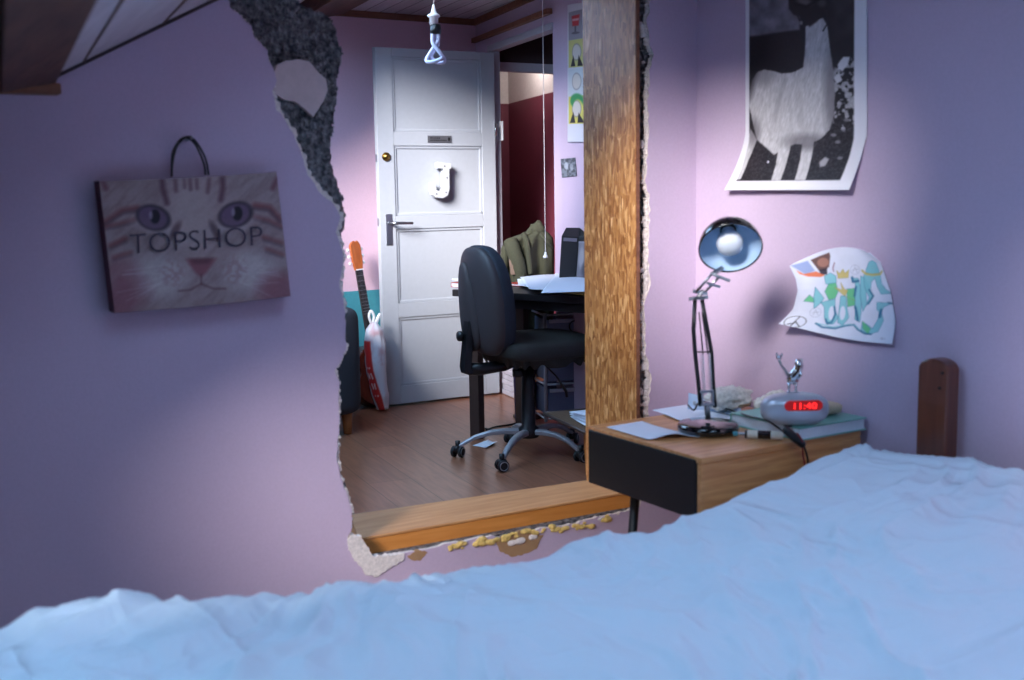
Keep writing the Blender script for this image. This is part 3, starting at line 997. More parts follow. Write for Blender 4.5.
# ------------------------------------------------------------------ desk lamp
LZ = NZ1 + .004
lb = at(708, 426, 'z', LZ + .012)
LRZ = YAW - PI/2
lamp = thing('desk_lamp', 'black articulated desk lamp with pale blue inner shade and round base', 'lamp', (lb.x, lb.y, LZ), LRZ)
MB().lathe([(.0, 0), (.078, 0), (.0805, .006), (.0795, .016), (.074, .021), (.03, .024), (.0, .0245)], n=48, cap=False).build('base', m_black_gloss, lamp, smooth=True)
def lpx(px, py, dy=0.0):       # lamp-frame point at a picture position, dy metres in front (-) of the lamp's axis plane
    n = Vector((math.cos(YAW), math.sin(YAW), 0)); d = ray(px, py)
    t = ((Vector(lamp.location) + n*dy - EYE).dot(n)) / d.dot(n)
    return local(lamp) @ (EYE + d*t)
MB().tube([lpx(708, 419), lpx(706.5, 402)], .0075, 16).build('post', m_metal, lamp, smooth=True)
mb = MB()
mb.box((-.018, -.012, 0), (.018, .012, .006), Matrix.Translation(lpx(707, 405)))
mb.box((-.018, -.012, 0), (.018, .012, .006), Matrix.Translation(lpx(706, 392)))
for sx in (-.014, .014):
    mb.box((-.002, -.012, 0), (.002, .012, .040), Matrix.Translation(lpx(707, 405) + Vector((sx, 0, 0))))
mb.tube([lpx(696, 403), lpx(693, 403.5)], .005, 10)
mb.build('lower_bracket', m_metal, lamp)
for k, (off, pts) in enumerate((((-.006), ((700.5,406),(698,380),(695,352),(693.5,330),(695,300))), ((.006), ((715,407),(713,380),(711.5,352),(706,322),(702,300))))):
    MB().tube([lpx(px, py, off) for px, py in pts], .0054, 12).build('arm_rod', m_black, lamp, smooth=True)
def spring(p, q, r=.0045, turns=26):
    p, q = Vector(p), Vector(q); ax = (q-p).normalized(); u = ax.orthogonal().normalized(); w = ax.cross(u)
    n = turns*8
    return MB().tube([p + (q-p)*(i/n) + (u*math.cos(2*PI*i/8) + w*math.sin(2*PI*i/8))*r for i in range(n+1)], .0009, 5)
spring(lpx(704, 394), lpx(702, 354)).build('spring', m_metal, lamp)
spring(lpx(711, 394), lpx(709, 354)).build('spring', m_metal, lamp)
mb = MB()
mb.tube([lpx(703, 354), lpx(699, 312)], .0018, 8); mb.tube([lpx(708, 354), lpx(702, 312)], .0018, 8)
mb.tube([lpx(693, 352), lpx(713, 352)], .0022, 8)
mb.build('tie_rod', m_black, lamp)
mb = MB()
mb.box((-.014, -.010, -.004), (.014, .010, .004), Matrix.Translation(lpx(698.5, 298)))
mb.tube([lpx(689, 299), lpx(708, 297)], .0045, 10)
mb.tube([lpx(698, 298), lpx(703, 290)], .0055, 10)
mb.build('elbow_joint', m_metal, lamp)
for a, b_, off in (((696, 292), (711, 275), -.008), ((703, 294), (719, 277), .006)):
    MB().tube([lpx(*a, off), lpx(*b_, off - .02)], .0034, 10).build('arm_rod', m_metal, lamp, smooth=True)
mb = MB(); mb.tube([lpx(693, 291), lpx(707, 294)], .0045, 10); mb.tube([lpx(707, 283, -.02), lpx(720, 287, -.02)], .0035, 10)
mb.tube([lpx(710, 273, -.02), lpx(730, 281, -.03)], .004, 10); mb.tube([lpx(714, 273, -.02), lpx(722, 268, .0)], .006, 10)
mb.build('head_bracket', m_metal, lamp)
hc = lpx(730.5, 248, -.035)
HM = Matrix.Translation(hc) @ Matrix.Rotation(rad(-6), 4, 'Z') @ Matrix.Rotation(rad(-63), 4, 'X') @ Matrix.Rotation(PI, 4, 'X')
# shade opens along its own +z; rotate so that it looks at the room, a little down
HM = Matrix.Translation(hc) @ Matrix.Rotation(rad(-4), 4, 'Z') @ Matrix.Rotation(rad(90 + 37), 4, 'X')
RSH = .080
prof = [(RSH*math.sin(t), -RSH*1.0*math.cos(t)) for t in [PI/2*k/12 for k in range(2, 13)]]
prof = [(.016, -RSH*1.12), (.016, -RSH*.99)] + prof
o = MB().lathe(prof, HM, 40, cap=False).build('shade', m_black_gloss, lamp, smooth=True)
prof2 = [(r*.965, z*.965 + .0005) for r, z in prof[2:]] 
prof2[-1] = (RSH*.975, 0.0)
MB().lathe([(0.0, -RSH*.96)] + prof2, HM, 40, cap=False).build('shade_lining', m_lampin, lamp, smooth=True)
MB().lathe([(RSH*.97, -.001), (RSH*1.01, -.001), (RSH*1.01, .002), (RSH*.97, .002), (RSH*.97, -.001)], HM, 40, cap=False).build('shade_rim', m_black_gloss, lamp, smooth=True)
MB().lathe([(.0165, -.076), (.0175, -.062), (.020, -.052), (.030, -.036), (.0345, -.020), (.031, -.004), (.020, .006), (.008, .0095), (0, .010)], HM, 28, cap=False).build('bulb', m_bulb, lamp, smooth=True)
MB().lathe([(.0, -.090), (.020, -.090), (.021, -.066), (.0, -.064)], HM, 24, cap=False).build('socket', m_black, lamp, smooth=True)

# lamp cable with its inline switch
lc = [at(688, 405, 'z', .600), at(694, 410, 'z', .598), at(700, 402, 'z', .612), at(716, 404, 'z', .60), at(733, 411, 'z', .592), at(752, 417, 'z', .618), at(768, 421, 'z', .620), at(781, 430, 'z', .606), at(786, 434, 'z', .600)]
cab = thing('lamp_cable', 'thin black cable with inline rocker switch hanging over the nightstand edge', 'cable', (lc[4].x, lc[4].y, .60))
Mc = local(cab)
def smooth_pts(p, n=6):
    out = []
    for i in range(len(p)-1):
        a, b_, c, d = p[max(i-1, 0)], p[i], p[i+1], p[min(i+2, len(p)-1)]
        for k in range(n):
            t = k/n
            out.append(0.5*((2*b_) + (c-a)*t + (2*a-5*b_+4*c-d)*t*t + (3*b_-a-3*c+d)*t**3))
    out.append(p[-1]); return out
MB().tube([Mc @ p for p in smooth_pts(lc)], .0026, 8).build('wire', m_black, cab, smooth=True)
s0, s1 = at(784, 429, 'y', 2.012), at(804, 446, 'y', 2.006)
s0.z += .002
MB().tube([Mc @ p for p in (s0, s0.lerp(s1, .08), s0.lerp(s1, .5), s0.lerp(s1, .92), s1)], [.005, .0105, .0115, .0105, .005], 12).build('switch_body', m_black, cab, smooth=True)
e = [s1, at(806, 452, 'y', 2.01), at(808, 462, 'y', 2.015), at(807, 480, 'y', 2.015)]
MB().tube([Mc @ p for p in smooth_pts(e)], .0026, 8).build('wire', m_black, cab, smooth=True)
e = [at(797, 433, 'y', 2.003), at(802, 441, 'y', 1.998), at(803, 454, 'y', 2.01), at(806, 470, 'y', 2.012)]
tag(MB().tube(smooth_pts(e), .0022, 8).build('red_wire', m_cable_red, None, smooth=True), 'thin red wire beside the black switch on the nightstand edge', 'wire')

# jack plugs / adapters lying in front of the lamp base
adp = thing('plug_adapter', 'cream and black plug connectors lying beside the lamp base', 'plug', (0, 0, 0))
a0, a1 = at(733, 433.5, 'z', NZ1 + .012), at(783, 435.5, 'z', NZ1 + .012)
adp.location = (a0.x, a0.y, NZ1 + .001); Ma = local(adp)
def seg(t0, t1, r, mat, nm):
    MB().tube([Ma @ a0.lerp(a1, t0), Ma @ a0.lerp(a1, t1)], r, 16).build(nm, mat, adp, smooth=False, bevel=.001)
seg(0, .10, .006, m_teal, 'tip'); seg(.12, .24, .004, m_metal, 'tip'); seg(.24, .29, .010, m_black, 'collar'); seg(.29, .50, .0112, m_creambead, 'sleeve')
seg(.50, .76, .0108, m_black_gloss, 'body'); seg(.76, 1.0, .0112, m_creambead, 'sleeve')

# ------------------------------------------------------------------ book, clock, figurine, cloths
BX0, BX1, BY0, BY1 = 2.095, 2.335, 2.030, 2.285
bk = thing('hardcover_book', 'large hardcover book with teal cover and white pages under the clock', 'book', ((BX0+BX1)/2, (BY0+BY1)/2, NZ1 + .001))
Mk = local(bk)
mb = MB(); mb.box((BX0, BY0, NZ1+.001), (BX1, BY1, NZ1+.004), Mk); mb.box((BX0, BY0, NZ1+.031), (BX1, BY1, NZ1+.034), Mk); mb.box((BX0, BY1-.003, NZ1+.004), (BX1, BY1, NZ1+.031), Mk)
mb.build('cover', m_teal_cover, bk)
MB().box((BX0+.004, BY0+.004, NZ1+.004), (BX1-.004, BY1-.003, NZ1+.031), Mk).build('page_block', m_pages, bk)
BT = NZ1 + .0345
ck = at(794.5, 409, 'y', 2.068)
clk = thing('alarm_clock', 'silver oval clock radio with glowing red digits on the teal book', 'clock', (ck.x, ck.y, BT), LRZ + rad(2))
sc_ = ck.length and (ck - EYE).length / FOC          # metres per picture pixel here
HW, HH = 33.0*sc_, 16.0*sc_
MB().blob((0, 0, HH), (HW, .036, HH), .75, .72, nu=48, nv=28).build('body', m_clock, clk, smooth=True)
MB().lathe([(0, 0), (.010, 0), (.010, .004), (0, .004)], Matrix.Translation((-.02, -.018, 0.0)), 16).build('foot', m_black, clk)
def front_y(x, z):     # surface of the superellipsoid body
    a = abs(x/HW)**(2/.72); b_ = abs((z-HH)/HH)**(2/.75)
    r = max(0.0, 1 - b_)**(.75/.72)
    return -.036*max(0.0, r - a)**(.72/2)
def pill(x0, x1, z0, z1, off, n=10):
    r = (z1-z0)/2; pts = []
    for k in range(n+1):
        a = -PI/2 + PI*k/n; pts.append((x1-r+r*math.cos(a), (z0+z1)/2 + r*math.sin(a)))
    for k in range(n+1):
        a = PI/2 + PI*k/n; pts.append((x0+r+r*math.cos(a), (z0+z1)/2 + r*math.sin(a)))
    return pts
dx0, dx1, dz0, dz1 = -13.5*sc_, 23.5*sc_, 1.02*HH, 1.64*HH
pp = pill(dx0, dx1, dz0, dz1, 0)
yd = min(front_y(0, (dz0+dz1)/2), front_y(dx1*.9, 1.1*HH)) - .0015
MB().prism([(x, yd, z) for x, z in pp], (0, .03, 0)).build('display', m_display, clk, bevel=.001)
def dmap(u, v):
    return Vector((dx0 + 9*sc_ + u*(dx1-dx0-15*sc_), yd - .0012, dz0 + (dz1-dz0)*(.2 + .6*v)))
lettering('digits', '11:40', dmap, m_digits, clk)
mb = MB()
for x in (-.010, .006, .020):
    mb.blob((x, 0, 2*HH - .001), (.006, .005, .003), 1, 1, nu=12, nv=6)
mb.build('button', m_clock, clk, smooth=True)

fz = BT + 2*HH
fig = thing('chrome_figurine', 'small chrome creature figurine with raised arm standing on the clock', 'figurine', (ck.x, ck.y, fz), LRZ)
def fpx(px, py, d=0.0):
    n = Vector((math.cos(YAW), math.sin(YAW), 0)); dd = ray(px, py)
    t = ((Vector(fig.location) + n*d - EYE).dot(n)) / dd.dot(n)
    return local(fig) @ (EYE + dd*t)
f0 = fpx(795, 395).z      # ground level in figure frame
def fp(px, py, d=0.0):
    v = fpx(px, py, d); v.z = v.z - f0 + .0005; return v
mb = MB()
mb.tube([fp(799, 362), fp(799.5, 368), fp(797, 374), fp(793, 380), fp(790, 386)], [.0085, .0105, .0125, .0145, .011], 16)
mb.blob(fp(798.5, 366), (.0105, .010, .0105), 1, 1, nu=16, nv=10)
mb.build('body', m_chrome, fig, smooth=True)
MB().tube([fp(788, 378), fp(785, 373), fp(781, 368), fp(779, 363)], [.005, .0032, .003, .0036], 10).build('arm', m_metal, fig, smooth=True)
mb = MB(); mb.blob(fp(779, 360), (.0075, .005, .0055), .8, .8, nu=12, nv=8); mb.blob(fp(777, 357), (.003, .003, .004), 1, 1, nu=8, nv=6); mb.blob(fp(782, 357.5), (.003, .003, .004), 1, 1, nu=8, nv=6)
mb.build('hand', m_chrome, fig, smooth=True)
mb = MB().tube([fp(800, 371, -.008), fp(801, 378, -.012), fp(797, 383, -.014)], [.004, .0034, .003], 10)
mb.build('arm', m_chrome, fig, smooth=True)
for sx in (789, 796):
    mb = MB().tube([fp(sx, 385), fp(sx, 391), fp(sx-.3, 395)], [.0045, .003, .0034], 10); mb.blob(fp(sx - .5, 394.2, -.004), (.006, .008, .003), 1, 1, nu=12, nv=6)
    mb.build('leg', m_chrome, fig, smooth=True)
for c_ in (fp(796, 371, -.010), fp(790, 381, -.012)): MB().blob(c_, (.003, .003, .003), 1, 1, nu=8, nv=6).build('brass_stud', m_brass, fig, smooth=True)
mb = MB(); mb.blob(fp(797, 384, -.010), (.005, .004, .002), 1, 1, nu=8, nv=6); mb.build('red_mark', m_cable_red, fig, smooth=True)

def crumple(c, r, seed, amp=.25, mat=None, name='cloth', M=None):
    def fn(v):
        n_ = noise.noise(Vector((v.x*60+seed, v.y*60, v.z*60))) + .6*noise.noise(Vector((v.x*140, v.y*140+seed, v.z*140)))
        return v * (1 + amp*n_)
    mb = MB(); mb.blob(c, r, .9, .9, nu=44, nv=26, fn=fn)
    return mb
q = at(735, 405, 'z', .60); q2 = at(727, 400, 'z', .605)
mb = crumple((2.205, 2.412, NZ1 + .042), (.070, .050, .032), 3)
mb.add(*[(m.v, m.f) for m in [crumple((2.262, 2.318, NZ1+.028), (.035, .035, .026), 8)]][0])
tag(mb.build('lace_cloth', m_cloth_white, None, smooth=True), 'crumpled grey white lace cloth heaped behind the lamp at the wall', 'cloth')
pch = thing('fabric_pouch', 'flat beige fabric pouch lying behind the silver clock', 'pouch', (2.27, 2.18, BT), rad(0))
MB().blob((0, 0, .016), (.05, .095, .016), .5, .35, nu=40, nv=16, fn=lambda v: v*(1+.06*noise.noise(v*30))).build('body', m_beige, pch, smooth=True)
MB().tube([(-.045, -.08, .018), (-.05, .0, .021), (-.045, .085, .018)], .003, 8).build('hem', m_cloth_white, pch, smooth=True)
cr2 = crumple((2.300, 2.315, BT + .012), (.030, .028, .022), 17)
tag(cr2.build('folded_tissue', m_cloth_white, None, smooth=True), 'wrinkled pale tissue behind the beige pouch', 'tissue')

# ------------------------------------------------------------------ pictures on the poster wall
# animal photograph: coordinates below are those of the printed picture itself
def poster_lr(v):
    t = max(0, 1 - v/.28)
    return 746.5 - 13.5*t**1.3, 868 - 10*max(0, 1 - v/.25)**.8
def llama(U, V):
    LR = np.array([poster_lr(v) for v in V[:, 0]])
    X = LR[:, :1] + (LR[:, 1:] - LR[:, :1])*U; Y = 190 - 210*V
    P = Paint(X, (226, 224, 232))
    inner = poly(X, Y, [(751, -19), (857, -19), (856.5, 138), (853, 158), (848, 180), (743.5, 181), (748, 162), (751, 142)], .8)
    Q = Paint(X, (24, 22, 26))
    n1 = fbm(X*.09, Y*.09, 3); n2 = fbm(X*.8, Y*.8, 9); n3 = fbm(X*.30, Y*.30, 33, 2); fur = fbm(X*1.1 + Y*.25, Y*.20, 21)
    Q.over((128, 124, 136), poly(X, Y, [(745, -30), (806, -30), (805, 30), (795, 31), (780, 33), (760, 36), (745, 37)], 2.5) * (.45 + .75*n1))
    Q.over((60, 56, 60), poly(X, Y, [(830, -20), (860, -20), (860, 30), (838, 40)], 10) * n1)
    Q.over((50, 47, 50), poly(X, Y, [(745, 38), (812, 33), (812, 76), (745, 76)], 2) * np.clip(n2 - .45, 0, 1))
    Q.over((70, 66, 70), poly(X, Y, [(745, 128), (835, 120), (860, 110), (860, 190), (740, 190)], 8) * np.clip(n2*2.6 - 1.0, 0, .75))
    rock = poly(X, Y, [(836, 72), (846, 60), (858, 58), (858, 122), (848, 132), (838, 128)], 4)
    Q.over((186, 184, 190), rock * np.clip((n3 - .48)*14, 0, 1) * (.6 + .5*n2))
    Q.over((212, 210, 216), poly(X, Y, [(842, 64), (847, 57), (853, 57), (851, 65), (846, 71), (842, 69)], 1))
    Q.over((200, 198, 204), poly(X, Y, [(838, 78), (843, 73), (846, 80), (841, 84)], 1))
    Q.over((160, 158, 164), poly(X, Y, [(826, 162), (831, 157), (835, 159), (832, 166), (827, 167)], 1.5))
    for rx, ry in ((838, 135), (845, 158), (850, 120), (842, 142)): Q.over((140, 138, 142), ell(X, Y, rx, ry, 2.6, 1.6, .5)*.8)
    body = poly(X, Y, [(751, 92), (754, 80), (760, 72), (768, 69.5), (777, 71), (786, 73.5), (796, 73), (803, 70.5), (808.5, 67), (810.5, 50), (811, 27), (818, 22), (828, 18), (832, 26), (834, 45), (837.5, 68), (839.5, 95), (838, 118), (834, 130), (826, 139), (814, 145), (801, 144), (790, 149), (780, 155), (770, 147), (760, 140), (755, 124), (751, 106)], 2.0)
    legs = np.maximum.reduce([poly(X, Y, [(784, 145), (797, 143), (794, 162), (790, 180.5), (780, 180.5), (783, 165)], 1.5), poly(X, Y, [(808, 141), (820, 138), (818, 160), (815, 180), (804, 180), (807, 160)], 1.5), poly(X, Y, [(752, 128), (760, 140), (753, 160), (748, 179), (743, 180), (747, 160)], 1.5)])
    coat = Paint(X, (196, 194, 198)); coat.mul(.80 + .32*fur)
    coat.over((70, 67, 72), poly(X, Y, [(749, 76), (762, 70), (758, 82), (753, 98), (749, 104)], 6) * .85)
    coat.over((112, 108, 114), ell(X, Y, 838, 92, 9, 46, .9) * .75)
    coat.over((120, 116, 120), ell(X, Y, 768, 78, 10, 9, 1.0, -.6) * .45)
    coat.over((140, 136, 142), ell(X, Y, 784, 100, 2.5, 26, 1.5, .25) * .45)
    coat.over((150, 146, 150), ell(X, Y, 806, 108, 2.5, 26, 1.5, -.1) * .35)
    coat.over((96, 92, 98), ell(X, Y, 812, 142, 22, 8, .9) * .65)
    coat.over((90, 86, 92), ell(X, Y, 756, 132, 7, 14, .9) * .6)
    m = np.maximum(body, legs*.95)
    ragg = np.clip(m*1.6 - .6*(1-fur), 0, 1)
    m = np.where(m > .98, m, ragg)
    Q.c = Q.c*(1-m[..., None]) + coat.c*m[..., None]
    hd = poly(X, Y, [(793, -8), (800, -12), (812, -16), (824, -14), (833, -8), (834, 4), (829, 14), (822, 22), (815, 27), (811, 23), (806, 17), (799, 15), (794, 9)], 2)
    Q.over((30, 26, 29), hd * .97)
    Q.over((112, 108, 112), ell(X, Y, 809, 1, 8, 4, .9, .35) * hd * .75)
    Q.over((84, 80, 84), ell(X, Y, 827, 3, 4, 4, .9) * hd * .7)
    Q.over((16, 14, 16), line(X, Y, [(800, 4), (812, 7), (826, -2)], 1.2, 1.5))
    Q.over((40, 36, 40), line(X, Y, [(802, 14), (806, 23), (810, 27)], .8)); Q.over((150, 148, 152), ell(X, Y, 806.5, 23, 1.6, 2, .5)*.8)
    Q.over((36, 32, 36), line(X, Y, [(831, 10), (832, 24), (828, 31)], .8))
    Q.over((232, 232, 244), ell(X, Y, 774.5, 162, 1, 1, .5))
    P.c = P.c*(1-inner[..., None]) + Q.c*inner[..., None]
    return P.c
tl, tr = at(747, -20, 'x', XP), at(869.5, -20, 'x', XP)
def poster_pos(u, v):
    # bottom flares out to the left and lifts off the wall
    t = max(0, 1 - v/.28)
    l = at(746.5 - 13.5*t**1.3, 190 - 210*v, 'x', XP); r_ = at(868 - 10*max(0, 1 - v/.25)**.8, 190 - 210*v, 'x', XP)
    p = l.lerp(r_, u)
    lift = .004 + .030*t**2*(.45 + .55*abs(2*u-1)**1.5) + .006*math.sin(PI*u)*(.4+t)
    p.x = XP - lift
    return p
pst = picture('animal_poster', poster_pos, llama, 190, 300, m_print_gloss)
tag(pst, 'black and white photo poster of a standing llama on the lilac wall', 'poster')
# coloured lettering drawing, curling off the wall
def drawing(U, V, PX, PY):
    X = (PX - 790)*6.478; Y = (PY - 245)*6.478
    P = Paint(X, (222, 224, 240))
    P.mul(.97 + .05*fbm(X*.02, Y*.02, 2))
    AQ, GR, DB, YE_ = (128, 196, 206), (98, 190, 130), (44, 104, 140), (206, 186, 110)
    def shape(pts, col, edge=DB, w=4.0, a=.9):
        P.over(col, poly(X, Y, pts, 4)*a)
        P.over(edge, line(X, Y, list(pts)+[pts[0]], w*.35, 3)*.7)
    shape([(130,360),(160,320),(185,350),(182,370)], GR)
    shape([(190,270),(235,345),(210,380),(180,410),(180,340)], AQ)
    shape([(235,200),(270,180),(305,200),(308,240),(280,262),(245,250)], AQ)
    shape([(262,250),(305,245),(320,300),(300,345),(262,355),(240,300)], GR)
    shape([(215,370),(300,350),(300,420),(325,470),(300,510),(262,512),(240,470),(235,400)], AQ)
    P.over((222,224,240), ell(X, Y, 280, 440, 18, 45, .15))
    P.over(DB, line(X, Y, [(250,480),(262,505),(288,500),(303,450),(296,400)], 6, 4)*.85)
    shape([(335,330),(370,330),(375,400),(392,470),(360,520),(325,500),(325,420)], AQ)
    P.over((222,224,240), ell(X, Y, 350, 440, 18, 45, .15))
    shape([(375,285),(425,280),(428,390),(380,400)], GR)
    shape([(405,215),(450,215),(468,300),(470,420),(465,500),(430,480),(428,330),(430,240)], AQ)
    P.over(DB, line(X, Y, [(410,210),(415,238),(450,232)], 8, 4)*.9)
    P.over(DB, line(X, Y, [(435,270),(425,330)], 7, 4)*.8); P.over(DB, line(X, Y, [(430,400),(450,485)], 8, 4)*.85)
    shape([(465,200),(490,210),(520,270),(500,310),(505,380),(480,430),(462,330)], AQ)
    shape([(485,190),(600,190),(608,250),(640,290),(685,312),(600,318),(575,270),(560,215),(535,240),(530,290),(550,330),(500,395),(520,340),(490,270)], AQ)
    P.over(DB, line(X, Y, [(520,290),(548,330),(515,380)], 6, 4)*.85)
    shape([(500,160),(520,110),(548,98),(575,115),(592,160),(598,190),(500,190)], (120,190,200))
    P.over(YE_, line(X, Y, [(475,165),(500,188),(545,194),(600,188),(615,170)], 7, 4)*.9)
    P.over((150,130,60), line(X, Y, [(470,160),(500,180),(545,186),(600,180),(618,166)], 1.5, 3)*.6)
    shape([(570,370),(680,375),(620,400),(600,430),(618,490),(590,560),(530,577),(480,550),(480,500),(510,510),(550,540),(580,480),(585,430),(572,420)], AQ)
    P.over(DB, line(X, Y, [(650,372),(676,378)], 6, 4)*.8); P.over(DB, line(X, Y, [(600,420),(590,465)], 9, 4)*.85)
    shape([(480,490),(540,540),(530,575),(490,540)], GR, w=2)
    P.over(DB, line(X, Y, [(200,505),(240,530),(320,538),(380,520),(430,515),(460,545),(510,572),(550,575)], 6, 4)*.8)
    P.over(AQ, line(X, Y, [(210,505),(300,530),(400,512),(440,520),(470,545)], 3, 4)*.8)
    shape([(310,165),(330,185),(350,155),(365,183),(388,160),(385,210),(318,215)], YE_, (150,130,60))
    shape([(295,272),(345,290),(335,240),(362,288),(385,290),(365,330),(430,360),(350,322)], YE_, (150,130,60), 2)
    # peace sign
    P.over((40,36,44), np.clip(1 - np.abs(np.sqrt(((X-95)/52)**2 + ((Y-492)/36)**2) - 1)*14, 0, 1))
    for l in ([(112,458),(72,525)], [(95,490),(118,522)], [(90,500),(60,505)]): P.over((40,36,44), line(X, Y, l, 2.5, 3))
    P.over((40,36,44), ell(X, Y, 111, 541, 4, 4, .4))
    for cx, cy in ((428,160),(190,435)):
        P.over((120,120,140), np.clip(1 - np.abs(np.hypot((X-cx)/30, (Y-cy)/30) - 1)*12, 0, 1)*.45)
        P.over((110,110,130), line(X, Y, [(cx-14,cy+18),(cx,cy-18),(cx+14,cy+18)], 1.2, 3)*.5); P.over((110,110,130), line(X, Y, [(cx-18,cy+2),(cx+20,cy-4)], 1.2, 3)*.5)
    P.over((120,120,140), line(X, Y, [(612,603),(625,596),(622,612),(640,600),(645,612)], 1.2, 3)*.6)
    # coloured corner: brown, blue and orange patches
    P.over((92,60,56), poly(X, Y, [(155,95),(205,70),(262,48),(268,70),(262,140),(235,165),(205,165),(180,130)], 6)*.9)
    P.over((176,124,108), ell(X, Y, 226, 112, 34, 30, .3)*.85)
    P.over((40,32,44), poly(X, Y, [(205,160),(250,150),(252,190),(215,190)], 5)*.85)
    P.over((128,146,196), poly(X, Y, [(60,130),(140,100),(185,165),(140,190),(100,160)], 8)*.8)
    P.over((226,112,70), poly(X, Y, [(90,160),(130,185),(190,170),(240,195),(215,206),(150,202),(110,185)], 5)*.9)
    P.over((120,70,90), line(X, Y, [(295,115),(285,150),(290,170)], 4, 4)*.6)
    return P.c
dl = [(897,343.5),(897.5,320),(893,290),(884,262),(874,252)]       # right edge, bottom to top
dr = [(793,322.5),(802,308),(806.5,290),(804.5,278),(798.5,265.5)]     # left edge, bottom to top
def interp(pts, t):
    k = min(len(pts)-2, int(t*(len(pts)-1))); f_ = t*(len(pts)-1) - k
    return (pts[k][0]*(1-f_)+pts[k+1][0]*f_, pts[k][1]*(1-f_)+pts[k+1][1]*f_)
def dpx(u, v):
    a = interp(dr, v); b_ = interp(dl, v)
    x = a[0]*(1-u)+b_[0]*u; y = a[1]*(1-u)+b_[1]*u
    # top edge: straight cut on the left, arch in the middle; bottom sags in the middle
    y += v*(-11*math.sin(PI*min(1, u*1.05))**.8) * (1 if v > .0 else 0) + (1-v)*(4.0*math.sin(PI*u))
    return x, y
def draw_pos(u, v):
    px, py = dpx(u, v)
    p = at(px, py, 'x', XP)
    lift = .004 + .030*max(0, 1-u*2.6)**2 + .022*max(0, 1-v*3)**2*(1-.3*u) + .012*max(0, (u-.7)/.3)**2*v
    p.x = XP - lift
    return p
NU_, NV_ = 170, 150
PXY = np.array([[dpx(i/NU_, j/NV_) for i in range(NU_+1)] for j in range(NV_+1)])
dr_o = picture('graffiti_drawing', draw_pos, lambda U, V: drawing(U, V, PXY[..., 0], PXY[..., 1]), NU_, NV_, m_print)
tag(dr_o, 'curled paper with green blue bubble letter drawing taped on wall above clock', 'drawing')

